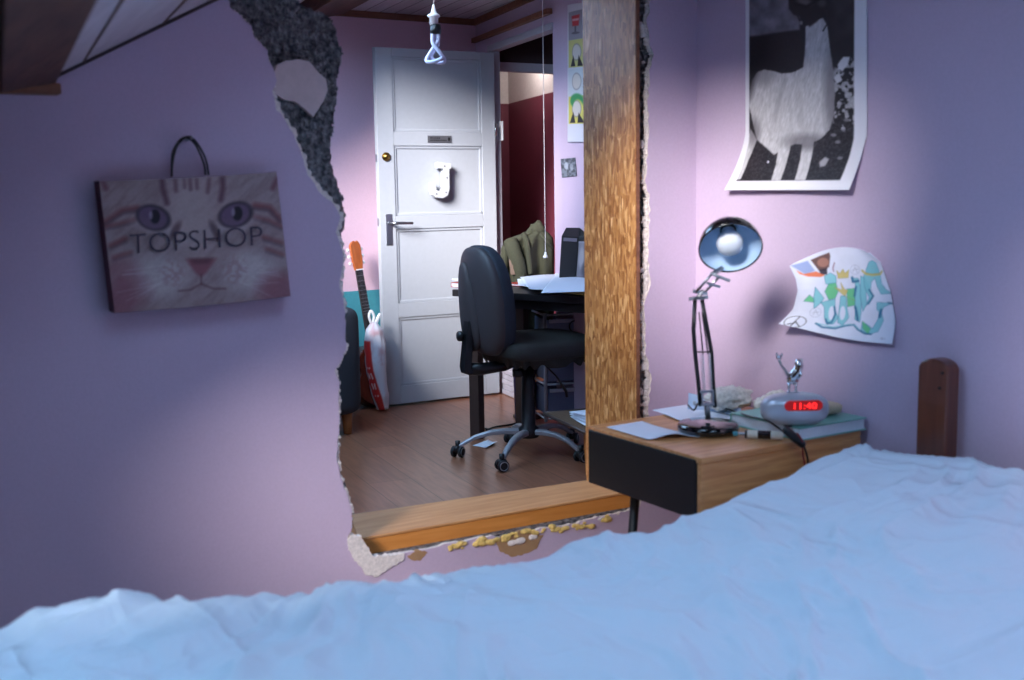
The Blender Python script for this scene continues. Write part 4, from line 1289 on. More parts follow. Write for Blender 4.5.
# ------------------------------------------------------------------ carrier bag hanging on the partition
YF = YP - .058
def bag_px(u, v):
    top = (99 + (276.5-99)*u, 181 + (172-181)*u + 1.0*math.sin(PI*u)); bot = (114.5 + (290.5-114.5)*u, 313 + (296-313)*u + 1.5*math.sin(PI*u*1.0))
    return (bot[0]*(1-v)+top[0]*v, bot[1]*(1-v)+top[1]*v)
def cat(U, V):
    NB, MBk = 150, 110
    X = np.empty(U.shape); Y = np.empty(U.shape)
    tx, ty = 99 + 177.5*U, 181 - 9*U; bx, by = 114.5 + 176*U, 313 - 17*U
    X = (bx*(1-V)+tx*V - 90)*3.4; Y = (by*(1-V)+ty*V - 125)*3.4
    P = Paint(X, (172, 150, 152))
    n = fbm(X*.03, Y*.03, 5); f1 = fbm(X*.12, Y*.02, 7); f2 = fbm((X+Y)*.05, (X-Y)*.012, 8)
    P.over((120, 92, 98), np.clip(f2*1.6-.6, 0, 1)*.55)
    P.over((190, 172, 172), ell(X, Y, 345, 300, 75, 150, .7, .05)*.6)          # bridge of the nose
    # forehead stripes
    for pts, r in (([(245,185),(248,215),(262,262)], 9), ([(450,180),(452,210),(444,250)], 9), ([(290,185),(292,220)], 5), ([(340,182),(342,215)], 5), ([(362,182),(364,212)], 4), ([(405,182),(400,225)], 5), ([(320,180),(322,210)],3)):
        P.over((96, 56, 72), line(X, Y, pts, r, 14)*.75)
    for pts, r in (([(160,280),(110,290),(50,330)], 9), ([(150,320),(100,335),(55,345)], 6), ([(560,272),(610,280),(645,320)], 10), ([(560,310),(610,325),(650,345)], 6),
                   ([(120,385),(70,410)], 8), ([(590,380),(650,400)], 6), ([(140,430),(80,450)], 5), ([(600,420),(655,440)], 5)):
        P.over((134, 72, 78), line(X, Y, pts, r, 16)*.8)
        P.over((70, 60, 74), line(X, Y, [(a, b_+10) for a, b_ in pts], r*.5, 12)*.5)
    # eyes
    for cx, cy, ro in ((215, 312, .28), (495, 302, -.28)):
        P.over((214, 200, 204), ell(X, Y, cx, cy+34, 70, 22, .8, ro)*.35)
        P.over((52, 40, 52), ell(X, Y, cx, cy, 60, 43, .25, ro))
        P.over((116, 92, 116), ell(X, Y, cx-2, cy+2, 50, 36, .25, ro))
        P.over((108, 84, 116), ell(X, Y, cx, cy-12, 48, 22, .5, ro)*.6)
        P.over((26, 18, 30), ell(X, Y, cx+6, cy-4, 17, 24, .35))
        P.over((188, 172, 196), ell(X, Y, cx-8, cy-8, 6, 14, .5)*.7)
    for cx, s_ in ((290, 1), (425, -1)):
        P.over((90, 64, 72), ell(X, Y, cx, 355, 12, 34, .8, .5*s_)*.7)
    # nose and muzzle
    P.over((222, 214, 216), ell(X, Y, 235, 510, 95, 70, .7)*.55); P.over((222, 214, 216), ell(X, Y, 540, 495, 85, 66, .7)*.55)
    P.over((146, 88, 100), poly(X, Y, [(325, 452), (430, 450), (395, 498), (378, 512), (358, 498)], 12)*.95)
    P.over((90, 44, 56), poly(X, Y, [(335, 448), (420, 447), (400, 466), (352, 468)], 10)*.5)
    P.over((96, 52, 64), line(X, Y, [(378,505),(378,535),(340,556),(300,560)], 2.5, 7)*.7); P.over((96, 52, 64), line(X, Y, [(378,535),(420,552),(460,552)], 2.5, 7)*.7)
    P.over((150, 96, 104), ell(X, Y, 280, 500, 40, 46, .8)*.35*(fbm(X*.1, Y*.1, 4) > .5)); P.over((150, 96, 104), ell(X, Y, 490, 490, 42, 46, .8)*.35*(fbm(X*.1, Y*.1, 6) > .5))
    P.over((140, 72, 88), (ell(X, Y, 90, 600, 110, 60, .8, -.5) + ell(X, Y, 640, 560, 70, 60, .8))*.6)
    P.over((150, 90, 104), ell(X, Y, 110, 500, 60, 50, .9)*.5)
    rnd = random.Random(3)
    for k in range(16):
        s_ = 1 if k % 2 else -1; cx = 378 + s_*rnd.uniform(110, 150); cy = rnd.uniform(470, 540)
        P.over((232, 226, 232), line(X, Y, [(cx, cy), (cx+s_*rnd.uniform(60, 150), cy+rnd.uniform(-20, 70))], .8, 3)*.45)
    P.mul(.93 + .14*fbm(X*.25, Y*.25, 12))
    for x_, s_ in ((40, 1), (636, -1)):
        P.over((110, 50, 66), line(X, Y, [(x_, 185), (x_+s_*14, 215)], 9, 14)*.6)
    P.mul(np.full(X.shape, .90))
    return P.c
bl_ = at(190, 240, 'y', YF)
bag = thing('carrier_bag', 'paper carrier bag printed with a cat face hanging on the dark wall', 'bag', (bl_.x, YP, bl_.z))
Mg = local(bag)
def bag_front(u, v):
    px, py = bag_px(u, v)
    y = YF - .010*math.sin(PI*u)*math.sin(PI*v) + .004*math.sin(3*PI*u+.5)*v
    return Mg @ at(px, py, 'y', y)
picture('printed_front', bag_front, cat, 240, 180, m_bagprint, bag)
def bag_edge(side, v, t):
    p = bag_front(side, v); w = .050*t
    q = Vector(p); q.y += w*(1 if True else 0)
    q.x += (.010 if side == 0 else -.010)*math.sin(PI*t)
    return q
m_bagside = plain('bag_side', (104, 62, 78), .7)
mb = MB(); mb.grid(lambda u, v: bag_edge(0, v, u), 6, 16); mb.grid(lambda u, v: bag_edge(1, v, u), 6, 16)
mb.grid(lambda u, v: (lambda p: Vector((p.x, p.y + .050*v, p.z)))(bag_front(u, 0)), 20, 2)
mb.grid(lambda u, v: (lambda p: Vector((p.x, p.y + .050, p.z)))(bag_front(u, v)), 20, 12)
mb.build('bag_body', m_bagside, bag, smooth=False, solid=.0006)
for k, (pts, dy) in enumerate((((171.5,176,0),(171.5,168,0),(173,152,0),(179,141,0),(186,137,0),(192,138,0),(199,146,0),(206,160,0),(208,175,0)), 0), (((172,176,1),(172,164,1),(175,148,1),(181,140,1),(187,138,1),(195,144,1),(202,156,1),(205,166,1),(206,175,1)), .03)) if False else ():
    pass
for dy, pts in ((0.0, ((171.5,177),(171.5,168),(173,152),(179,141),(186,137),(192,138),(199,146),(206,160),(208.5,175))), (.040, ((172,177),(172.5,164),(176,148),(182,140),(188,138),(195,144),(201,156),(204.5,166),(205.5,175)))):
    w = [at(px, py, 'y', YF + dy*(.5 if i in (3,4,5) else 1) + (.030 if i in (3,4,5) and dy == 0 else 0)) for i, (px, py) in enumerate(pts)]
    MB().tube([Mg @ p for p in smooth_pts(w, 5)], .0026, 8).build('handle', m_black, bag, smooth=True)
def tmap(u, v):
    a, b_, c, d = (130.5, 254), (263, 245), (262, 226), (129.5, 234.5)
    px = (a[0]*(1-u)+b_[0]*u)*(1-v) + (d[0]*(1-u)+c[0]*u)*v; py = (a[1]*(1-u)+b_[1]*u)*(1-v) + (d[1]*(1-u)+c[1]*u)*v
    return Mg @ at(px, py, 'y', YF - .0145)
lettering('lettering', 'TOPSHOP', tmap, m_ink, bag, thin=-0.014)
# wall hook / nail for the bag
h0 = at(186, 138.5, 'y', YP)
tag(MB().tube([(h0.x, YP + .005, h0.z - .004), (h0.x, YP - .045, h0.z - .002), (h0.x, YP - .048, h0.z + .004)], .0028, 8).build('nail', m_metal, None, smooth=True), 'small metal nail in the wall holding the bag handles', 'nail')

# ================================================================== far room
# ---- panelled door standing open
TH = math.atan2(5.869 - HY, 2.784 - HX)
door = thing('door_1', 'white panelled wooden door standing open in the far room', 'door', (HX - .01, HY, 0), TH)
door['kind'] = 'structure'
Md = local(door)
DL, DH, DT = .735, 1.985, .040
def dpt(px, py):     # door-frame (along, height) of a picture position
    p = at_plane(px, py, (HX, HY, 0), TH)
    q = Md @ p
    return q.x, q.z
ua = dpt(392, 180)[0]; ub = dpt(479.5, 180)[0]
pan_z = [(dpt(391, 132)[1], dpt(391, 57)[1]), (dpt(393, 216)[1], dpt(393, 146)[1]), (dpt(396, 303)[1], dpt(396, 229)[1]), (dpt(399, 385)[1], dpt(399, 317)[1])]
mb = MB()
mb.box((0, 0, .012), (ub, DT, DH)); mb.box((ua, 0, .012), (DL, DT, DH))
zs = [.012] + [z for pr in reversed(pan_z) for z in pr] + [DH]
for k in range(0, len(zs), 2):
    mb.box((ub, 0, zs[k]), (ua, DT, zs[k+1]))
mb.build('door_leaf', m_doorpaint, door, bevel=.002)
# local +y of the door points away from or toward the room?  side facing the camera:
side = 1 if (Md.to_3x3() @ (EYE - Vector((HX, HY, 0)))).y > 0 else -1
f0_ = DT if side > 0 else 0.0
for z0, z1 in pan_z:
    mb = MB(); mb.box((ub - .005, .012, z0 - .005), (ua + .005, DT - .012, z1 + .005))
    for (a, b_, c, d) in ((ub, ub + .016, z0, z1), (ua - .016, ua, z0, z1), (ub, ua, z0, z0 + .016), (ub, ua, z1 - .016, z1)):
        mb.box((a, .006, c), (b_, DT - .006, d))
    mb.build('door_panel', m_doorpaint, door, bevel=.003)
def off(d): return f0_ + side*d
def dbox(mb, u0, u1, z0, z1, d0, d1):
    y0, y1 = sorted((off(d0), off(d1))); mb.box((u0, y0, z0), (u1, y1, z1)); return mb
# handle: tall plate, neck and lever
hu, hz0 = dpt(386.5, 245); _, hz1 = dpt(386, 214)
hd = dbox(MB(), hu - .018, hu + .018, hz0, hz1, 0, .006).build('handle_plate', m_metal, door, bevel=.003)
lu, lz = dpt(387, 223)
eu, _ = dpt(406, 223)
lv = MB().tube([(lu, off(.004), lz), (lu, off(.05), lz), (lu - .015, off(.055), lz), (eu, off(.052), lz - .002)], [.009, .009, .009, .0075], 12)
lv.build('lever', m_metal, hd, smooth=True)
ku, kz = dpt(383, 157)
MB().lathe([(0, 0), (.024, 0), (.024, .008), (.012, .012), (.011, .016), (0, .018)], Matrix.Translation((ku, off(0), kz)) @ Matrix.Rotation(-side*PI/2, 4, 'X'), 20).build('brass_lock', m_brass, door, smooth=True)
for py in (158, 222):
    u_, z_ = dpt(378.5, py)
    dbox(MB(), DL - .004, DL + .003, z_ - .02, z_ + .02, -.03, -.012).build('latch_plate', m_metal, door)
# small engraved sign and its print
su0, sz0 = dpt(424.5, 142.5); su1, sz1 = dpt(448, 136.5)
sg = thing('door_sign', 'small grey plaque with dark lettering above the white letter on the door', 'sign', (0, 0, 0))
sg.location = door.matrix_basis @ Vector(((su0+su1)/2, off(.001), (sz0+sz1)/2)); sg.rotation_euler = (0, 0, TH)
dbm = MB(); hw = abs(su0-su1)/2; hh = abs(sz1-sz0)/2 + .002
dbm.box((-hw, min(0, side*.004), -hh), (hw, max(0, side*.004), hh)); dbm.build('plate', m_signgrey, sg, bevel=.001)
mb = MB(); rnd = random.Random(2)
for r0_, z_, n_ in ((.25, .30, 9), (-.0, -.35, 15)):
    for k in range(n_):
        u_ = (r0_ + (k - n_/2)*.085 + .15)*hw*1.1; w_ = hw*.03
        mb.box((u_ - w_, min(side*.004, side*.0046), hh*(z_ - .22*rnd.uniform(.6, 1))), (u_ + w_, max(side*.004, side*.0046), hh*(z_ + .22*rnd.uniform(.6, 1))))
mb.blob((-hw*.78, side*.004, 0), (hw*.10, .001, hh*.55), 1, 1, nu=10, nv=6)
mb.build('engraving', m_black, sg)
# big white letter J
lj = thing('letter_ornament', 'white three-dimensional letter J fixed on the open door', 'letter', (0, 0, 0))
jc = dpt(437, 180)
lj.location = door.matrix_basis @ Vector((jc[0], off(.0), jc[1])); lj.rotation_euler = (0, 0, TH)
def jm(px, py):
    u_, z_ = dpt(px, py); return (u_ - jc[0], z_ - jc[1])
jo = [(431.5,162.5),(445,164),(445,169.5),(443,169.5),(443.3,190),(441.5,195.5),(437,198.3),(430,197.8),(426.5,195),(425.3,191),(425.3,182.5),(429.8,183),(430.6,190),(434.5,191.5),(437.2,188),(437.2,169.3),(431.5,168.7)]
mb = MB(); mb.prism([(jm(*p)[0], side*.002, jm(*p)[1]) for p in jo], (0, side*.042, 0))
mb.build('letter_body', plain('letter_paint', (186, 188, 192), .5, var=.02), lj, bevel=.003)
mb = MB()
for px, py in ((438, 166.5), (440.5, 178), (439.5, 192.5), (430, 194)):
    u_, z_ = jm(px, py); mb.lathe([(0, 0), (.004, 0), (.004, .002), (0, .002)], Matrix.Translation((u_, side*.044, z_)) @ Matrix.Rotation(-side*PI/2, 4, 'X'), 10)
jo_ = mb.build('bulb_holes', m_signgrey, lj); jo_['kind'] = 'stuff'
# hinges
for py in (130, 330):
    u_, z_ = dpt(496.5, py)
    MB().tube([(0.0, off(.006), z_ - .035), (0.0, off(.006), z_ + .035)], .008, 12).build('hinge', m_chrome, door, smooth=True)
# white latch receiver on the door frame
rc = wc(-.02, 0, -.012)
zr = at_plane(499.5, 130, (HX, HY, 0), DW).z
pl = MB(); pl.prism([wc(-.030, zr - .055, .04), wc(.010, zr - .055, .04), wc(.010, zr - .055, .05), wc(-.030, zr - .055, .05)], (0, 0, .11))
pl.build('frame_hinge', m_white, None); tag(bpy.data.objects['frame_hinge'], 'white painted hinge plate on the inner edge of the doorway', 'hinge')
# stacked white boards at the foot of the doorway
mb = MB()
for k in range(6):
    mb.prism([wc(-.02, .004 + k*.031, .02 + .004*(k % 2)), wc(-.30, .004 + k*.031, .02 + .006*(k % 3)), wc(-.30, .004 + k*.031, .12), wc(-.02, .004 + k*.031, .12)], (0, 0, .028))
wbd = thing('door_step', 'white painted wooden step at the foot of the open doorway', 'step', tuple(wc(-.3)))
Mw = local(wbd)
mb.v = [tuple(Mw @ Vector(v)) for v in mb.v]
mb.build('boards', m_board_n, wbd, bevel=.002)

# ---- hanging lamp of twisted tubes
bq = at(434, 45, 'y', 4.0)
hl = thing('pendant_bulb', 'white twisted tube bulb hanging bare from its cord', 'lamp', (bq.x, bq.y, bq.z), LRZ)
Mh = local(hl)
def hp(px, py, d=0.0):
    n = Vector((math.cos(YAW), math.sin(YAW), 0)); dd = ray(px, py)
    t = ((bq + n*d - EYE).dot(n)) / dd.dot(n)
    return Mh @ (EYE + dd*t)
kk = (bq - EYE).length / FOC
tp = hp(434.5, -2); xz = (tp.z)
MB().tube([hp(434, 9), Vector((tp.x, 0, CEIL - bq.z - .001))], .0022, 8).build('cord', m_string, hl, smooth=True)
MB().lathe([(.0, 0), (4.2*kk, 0), (4.3*kk, 7*kk), (6.0*kk, 7.5*kk), (6.2*kk, 9*kk), (5*kk, 10*kk), (3*kk, 11*kk), (1.8*kk, 15*kk), (.8*kk, 19*kk), (0, 19.5*kk)], Matrix.Translation(hp(434, 25)), 24, cap=False).build('socket', m_white, hl, smooth=True)
MB().lathe([(0, 0), (5.2*kk, 0), (5.3*kk, 4*kk), (4.8*kk, 9*kk), (0, 9*kk)], Matrix.Translation(hp(435.5, 34)) @ Matrix.Rotation(rad(3), 4, 'Y'), 24, cap=False).build('bulb_base', m_black, hl, smooth=True)
T1 = [hp(432.5,34,-.008), hp(432.5,42,-.010), hp(434.5,46,-.014), hp(440,53,-.016), hp(444.5,59,-.006), hp(443.5,62.5,.004), hp(438,62.8,.010), hp(434,60.5,.012)]
T1b = [hp(434,60.5,.012), hp(431.5,56,.012), hp(434,51,.010), hp(437.5,46,.008), hp(438,41,.006), hp(437.5,34,.006)]
T2 = [hp(438.5,34,-.006), hp(438,41,-.004), hp(435,45.5,.0), hp(429.5,54,.006), hp(426.5,59.5,.002), hp(428,62,-.006), hp(434,61.5,-.014), hp(440.5,59,-.016)]
T2b = [hp(440.5,59,-.016), hp(442,56,-.010), hp(439,51,-.004), hp(435.5,46,.0), hp(433.5,41,.006), hp(434,34,.008)]
for a, b_ in ((T1, T1b), (T2, T2b)):
    MB().tube(smooth_pts(a + b_[1:], 6), .0072, 10).build('glass_tube', m_cfl, hl, smooth=True)

# ---- pull cord of a switch
pb = at(545.5, 255, 'y', 4.75)
pc = thing('pull_cord', 'thin white pull cord with small bell-shaped knob in front of the doorway', 'cord', tuple(pb))
MB().tube([(0, 0, .01), (0, 0, CEIL - pb.z - .002)], .0018, 6).build('string', m_string, pc)
MB().lathe([(.0, -.014), (.0125, -.014), (.012, -.008), (.006, .004), (.005, .014), (0, .016)], None, 16, cap=False).build('knob', m_white, pc, smooth=True)

# ---- sofa end, guitar and plastic bag
sf = thing('sofa', 'dark charcoal sofa with short wooden foot showing behind the broken wall edge', 'sofa', (1.95, 5.55, 0))
Mf = local(sf)
sx1 = at(362.5, 340, 'y', 5.25).x; sz1_ = at(358, 306, 'y', 5.25).z
mb = MB(); mb.blob(((1.30+sx1)/2, 5.52, (.10+sz1_)/2), ((sx1-1.30)/2, .30, (sz1_-.10)/2), .16, .2, Mf, nu=40, nv=24)
mb.build('arm', m_sofa, sf, smooth=True)
for x in (sx1 - .075, 1.40):
    for y in (5.30, 5.72): MB().tube([Mf @ Vector((x, y, .12)), Mf @ Vector((x, y, 0.001))], [.028, .020], 16).build('foot', m_oak, sf, smooth=True)

gt = thing('guitar', 'classical guitar leaning against the back wall behind the dark sofa', 'guitar', (2.74, 5.93, 0))
Gd = Vector((at(353, 240, 'y', 5.98).x, 5.98, at(353, 240, 'y', 5.98).z))       # head end
Gm = Vector((at(371, 345, 'y', 5.90).x, 5.90, at(371, 345, 'y', 5.90).z))         # neck joint on the body
ax = (Gd - Gm).normalized(); fr_ = Vector((.35, -1, .12)); fr_ = (fr_ - ax*fr_.dot(ax)).normalized(); sd_ = ax.cross(fr_)
Mgt = local(gt)
def gp(s_, w_, d_=0.0): return Mgt @ (Gm + ax*s_ + sd_*w_ + fr_*d_)
Lg = (Gd - Gm).length
# neck
mb = MB(); mb.add([gp(-.02, -.030, .0), gp(-.02, .030, .0), gp(Lg - .17, .026, .0), gp(Lg - .17, -.026, .0), gp(-.02, -.030, .012), gp(-.02, .030, .012), gp(Lg - .17, .026, .012), gp(Lg - .17, -.026, .012)],
    [(0,1,2,3), (4,7,6,5), (0,4,5,1), (1,5,6,2), (2,6,7,3), (3,7,4,0)])
nk = mb.build('neck', m_fret, gt, bevel=.003)
mb = MB()
for k in range(12):
    s_ = (Lg - .17)*(1 - .5**(k/9.)) * 1.02
    s_ = (Lg - .17) - s_
    mb.tube([gp(s_, -.027, .013), gp(s_, .027, .013)], .0013, 6)
fo = mb.build('frets', m_metal, nk); fo['kind'] = 'stuff'
hp_ = [(-.027, 0), (.027, 0), (.036, .05), (.038, .14), (.020, .165), (.006, .155), (-.006, .165), (-.020, .160), (-.038, .14), (-.036, .05)]
MB().prism([gp(Lg - .17 + z, x, -.004) for x, z in hp_], (Mgt.to_3x3() @ fr_)*.016).build('headstock', m_ghead, gt, bevel=.002)
for k in range(3):
    for sx in (-1, 1):
        s_ = Lg - .13 + k*.038
        mb = MB(); mb.tube([gp(s_, sx*.034, .0), gp(s_, sx*.050, .0)], .0035, 8); mb.blob(gp(s_, sx*.053, 0), (.008, .008, .010), 1, 1, nu=10, nv=6)
        mb.build('tuning_peg', m_white, gt, smooth=True)
MB().add([gp(Lg-.172, -.026, .013), gp(Lg-.172, .026, .013), gp(Lg-.165, .026, .013), gp(Lg-.165, -.026, .013), gp(Lg-.172, -.026, .018), gp(Lg-.172, .026, .018), gp(Lg-.165, .026, .018), gp(Lg-.165, -.026, .018)], [(0,1,2,3), (4,7,6,5), (0,4,5,1), (1,5,6,2), (2,6,7,3), (3,7,4,0)]).build('nut', m_white, gt)
bo = []
LB = (Gm.z - .01) / max(ax.z, .5) - .0
for k in range(40):
    t = k/39; s_ = -LB*t
    w_ = .142*math.sqrt(max(0, math.sin(PI*min(1, t*1.0)**.9)))*(1 - .25*math.exp(-((t-.40)/.12)**2)) + .035*math.exp(-((t-.72)/.2)**2)
    if k in (0, 39): w_ = .02
    bo.append((s_, w_))
out = [(s_, w_) for s_, w_ in bo] + [(s_, -w_) for s_, w_ in reversed(bo)]
MB().prism([gp(s_, w_, -.085) for s_, w_ in out], (Mgt.to_3x3() @ fr_)*.090).build('body', m_gbody, gt, bevel=.003)
mb = MB(); c_ = gp(-LB*.36, 0, .0055); 
mb.prism([gp(-LB*.34 + .042*math.cos(a*PI/12), .042*math.sin(a*PI/12), .0052) for a in range(24)], (Mgt.to_3x3() @ fr_)*.001)
mb.build('sound_hole', m_black, gt)
mb = MB()
for k in range(6): mb.tube([gp(-LB*.75, -.02 + k*.008, .012), gp(Lg - .17, -.018 + k*.0072, .016)], .0006, 5)
so = mb.build('strings', m_metal, gt); so['kind'] = 'stuff'

# plastic carrier bag with its knotted handles
pbg = thing('plastic_bag', 'slim white plastic bag with red print leaning beside the open door', 'bag', (2.80, 5.72, 0))
Mq = local(pbg)
def pcol(U, V):
    X = U*360; P = Paint(X, (206, 206, 216)); Y = V*100
    n = fbm(U*8, V*9, 4)
    m = np.clip((np.sin(2*PI*(U - .47) )*.5 + .5)*1.0, 0, 1)
    cen = .60 + .15*(1-V)**2
    band = sm(np.abs(U - cen) - .085, .02) * (V < .80)
    P.over((196, 44, 40), band)
    letters = (np.sin(V*52) > .0) * sm(np.abs(np.abs(U - cen) - .025) - .014, .01) * (V > .15)*(V < .50)
    P.over((228, 214, 216), letters*.9)
    P.over((176, 60, 64), np.clip(n*3-1.7, 0, 1)*.35*(V > .5))
    return P.c
def ppos(u, v):
    py = 409 - (409-322)*v
    pxl = [(409, 377), (395, 372), (370, 366.5), (345, 364.5), (330, 366), (322, 371)]
    pxr = [(409, 388), (395, 388.5), (370, 385), (345, 385.5), (330, 383), (322, 376)]
    l = np.interp(-py, [-a for a, _ in pxl], [b for _, b in pxl]); r_ = np.interp(-py, [-a for a, _ in pxr], [b for _, b in pxr])
    cc = at((l+r_)/2, py, 'y', 5.72); k_ = (cc - EYE).length/FOC
    hw_ = (r_-l)/2*k_*1.02
    a = 2*PI*u
    rr = 1 + .10*noise.noise(Vector((math.cos(a)*2.2, math.sin(a)*2.2, v*5))) + .05*noise.noise(Vector((math.cos(a)*6, math.sin(a)*6, v*12)))
    d = R0*math.cos(a)*hw_*rr + Vector((.525, .851, 0))*math.sin(a)*min(.05, hw_)*rr
    p = cc + d; p.z = max(p.z, .004)
    return Mq @ p
picture('bag_body', ppos, pcol, 72, 60, m_print_gloss, pbg)
mb = MB()
for pts in (((371,323),(369,316),(371,311),(374,316),(373,323)), ((375,323),(378,317),(380,314),(378,319),(376,324))):
    mb.tube(smooth_pts([Mq @ at(px, py, 'y', 5.72) for px, py in pts], 5), .008, 8)
mb.build('tied_handle', m_white, pbg, smooth=True)

# ---- desk with what is on and under it
P1 = at(452, 289.5, 'z', .74); P2 = at(584, 297, 'z', .74)
dd = (P2 - P1).normalized(); dn = Vector((-dd.y, dd.x, 0))
if dn.x < 0: dn = -dn
DANG = math.atan2(dd.y, dd.x)
dk = thing('desk', 'dark desk with square bronze leg standing behind the office chair', 'desk', (P1.x, P1.y, 0), DANG)
sgn = 1 if (local(dk).to_3x3() @ dn).y > 0 else -1
def ly(a): return sgn*a
def lbox(mb, x0, x1, y0, y1, z0, z1):
    a, b_ = sorted((ly(y0), ly(y1))); mb.box((x0, a, z0), (x1, b_, z1)); return mb
DLEN, DDEP = .86, .58
dkl = local(dk)
def wl_(y): return Vector((HX - (HY - y)*math.cos(DW)/math.sin(DW) - .022, y, 0))
BK = [P1 + dn*.56, wl_(4.70) if True else None, wl_(P2.y - .02)]
END = P1 + dd*.84
top = [P1, P1 + dn*.52, wl_(4.74), wl_(3.98), END]
MB().prism([dkl @ Vector((v.x, v.y, .708)) for v in top], (0, 0, .032)).build('desktop', m_desk, dk, bevel=.003)
mb = lbox(MB(), .06, .80, .03, .05, .665, .708)
mb.build('apron', m_desk, dk)
lg = local(dk) @ at(477, 438, 'z', 0)
lx, ly_ = max(.03, lg.x), abs(lg.y)
for x, y in ((lx, ly_), (.78, .06), (.05, .46)):
    lbox(MB(), x - .030, x + .030, y - .022, y + .022, 0.001, .708).build('leg', m_deskleg, dk, bevel=.003)

ZT = .742
sheet('paper_sheet', 'large white sheet spread over the desk edge above the yellow papers', 'paper', ((541,293),(586,291.5),(590,278),(557,271)), ZT + .034,
      lambda u, v: .006*math.sin(PI*u)*v)
sheet('paper_sheet', 'white sheet lying in front of the olive jacket on the desk', 'paper', ((529,289),(560,291),(572,275),(520,277)), ZT + .022,
      lambda u, v: .008*math.sin(PI*u)*v)
sheet('paper_sheet', 'narrow white sheet poking out beside the chair backrest on the desk', 'paper', ((518,285),(545,290),(540,284),(517,275)), ZT + .012,
      lambda u, v: .004*math.sin(PI*u)*v)
sheet('yellow_paper', 'yellow paper peeking out under the white sheets on the desk edge', 'paper', ((558,292.5),(588,296),(588,290),(562,290)), ZT + .004,
      lambda u, v: 0.0, mat=m_yellowpaper)
def slab(name, label, cat, cpx, cpy, z, w, l, h, rz, mat, pages=True):
    c = at(cpx, cpy, 'z', z)
    t = thing(name, label, cat, (c.x, c.y, z), rz)
    if pages:
        mb = MB(); mb.box((-w/2, -l/2, 0), (w/2, l/2, .002)); mb.box((-w/2, -l/2, h-.002), (w/2, l/2, h)); mb.box((-w/2, -l/2, .002), (-w/2+.002, l/2, h-.002))
        mb.build('cover', mat, t)
        MB().box((-w/2+.002, -l/2+.003, .002), (w/2-.003, l/2-.003, h-.002)).build('page_block', m_pages, t)
    else:
        MB().box((-w/2, -l/2, 0), (w/2, l/2, h)).build('body', mat, t, bevel=.002)
    return t
slab('red_book', 'red covered book half hidden beside the chair backrest on the desk', 'book', 529, 284.5, ZT, .16, .20, .010, DANG, m_red)
slab('notebook', 'dark grey notebook lying on the desk in front of the olive jacket', 'notebook', 522, 273, ZT, .14, .18, .022, DANG+.2, m_signgrey)
slab('red_book', 'small red and white book at the far desk corner left of the backrest', 'book', 462, 286.5, ZT, .06, .10, .022, DANG+.1, m_red)
slab('notebook', 'thin pale notebook on the small red book at the desk corner', 'notebook', 463.5, 280, ZT + .024, .06, .10, .008, DANG-.2, m_sheet, False)

# black file box
fb = at(570, 262, 'y', 4.62)
fl_ = thing('file_box', 'black angular desk file with silver nameplate and picture on its side', 'file', (fb.x, fb.y, ZT), LRZ + rad(20))
kf = (fb - EYE).length/FOC
Mfb = local(fl_)
def fbp(px, py, d=0.0):
    dd_ = ray(px, py); n = Vector((math.cos(YAW), math.sin(YAW), 0))
    t = ((Vector(fl_.location) + n*d - EYE).dot(n))/dd_.dot(n); return Mfb @ (EYE + dd_*t)
fA = [fbp(558.5, 270), fbp(575, 270), fbp(578.5, 237), fbp(561.5, 236)]
fB = [fbp(560, 270, .07), fbp(576, 270, .07), fbp(580, 227.5, .05), fbp(566, 227.5, .05)]
fC = fbp(592, 270, -.06); fD = fbp(594, 237, -.06); fE = fbp(594, 227.5, 0)
for v in fA[:2] + fB[:2] + [fC]: v.z = 0
mb = MB(); 
mb.add(fA + fB, [(0,1,2,3), (3,2,6,7), (0,3,7,4), (4,7,6,5), (0,4,5,1), (1,5,6,2)])
fC2 = Vector(fC) + Vector((0, .05, 0)); fD2 = Vector(fD) + Vector((0, .05, .04))
mb.add([fA[1], fC, fD, fA[2], fB[1], fC2, fD2, fB[2]], [(0,1,2,3), (4,7,6,5), (0,4,5,1), (1,5,6,2), (3,2,6,7), (0,3,7,4)])
mb.build('case', m_blackfile, fl_, bevel=.002)
nrm = (fA[1]-fA[0]).cross(fA[3]-fA[0]).normalized(); nrm = nrm if nrm.y < 0 else -nrm
def onA(u, v, d): return bil(fA[0], fA[1], fA[2], fA[3], u, v) + nrm*d
MB().prism([onA(.12, .90, .001), onA(.92, .90, .001), onA(.92, .97, .001), onA(.12, .97, .001)], nrm*.002).build('nameplate', m_metal, fl_)
n2 = (fC-fA[1]).cross(fA[2]-fA[1]).normalized(); n2 = n2 if n2.y < 0 else -n2
def onB(u, v, d): return bil(fA[1], fC, fD, fA[2], u, v) + n2*d
def pcb(U, V):
    P = Paint(U, (128, 122, 130)); P.over((176, 168, 172), ell(U, V, .25, .6, .18, .25, .6)*.8); P.over((70, 66, 74), ell(U, V, .6, .3, .3, .2, .6)*.7); return P.c
picture('picture_panel', lambda u, v: onB(.06+.9*u, .06+.85*v, .002), pcb, 20, 20, m_print_gloss, fl_)

# ---- office chair
CC = Vector((2.782, 4.372, 0))
ch = thing('office_chair', 'black office swivel chair with silver five-star base before the desk', 'chair', tuple(CC), rad(-4))
Mch = local(ch)
# seat (front is local +x)
def seatfn(v):
    return Vector((v.x, v.y, v.z + .012*math.cos(v.y*7) - .25*max(0, v.x-.12)**2*4))
MB().blob((.045, 0, .505), (.245, .245, .048), .45, .45, nu=48, nv=20, fn=seatfn).build('seat', m_seatfab, ch, smooth=True)
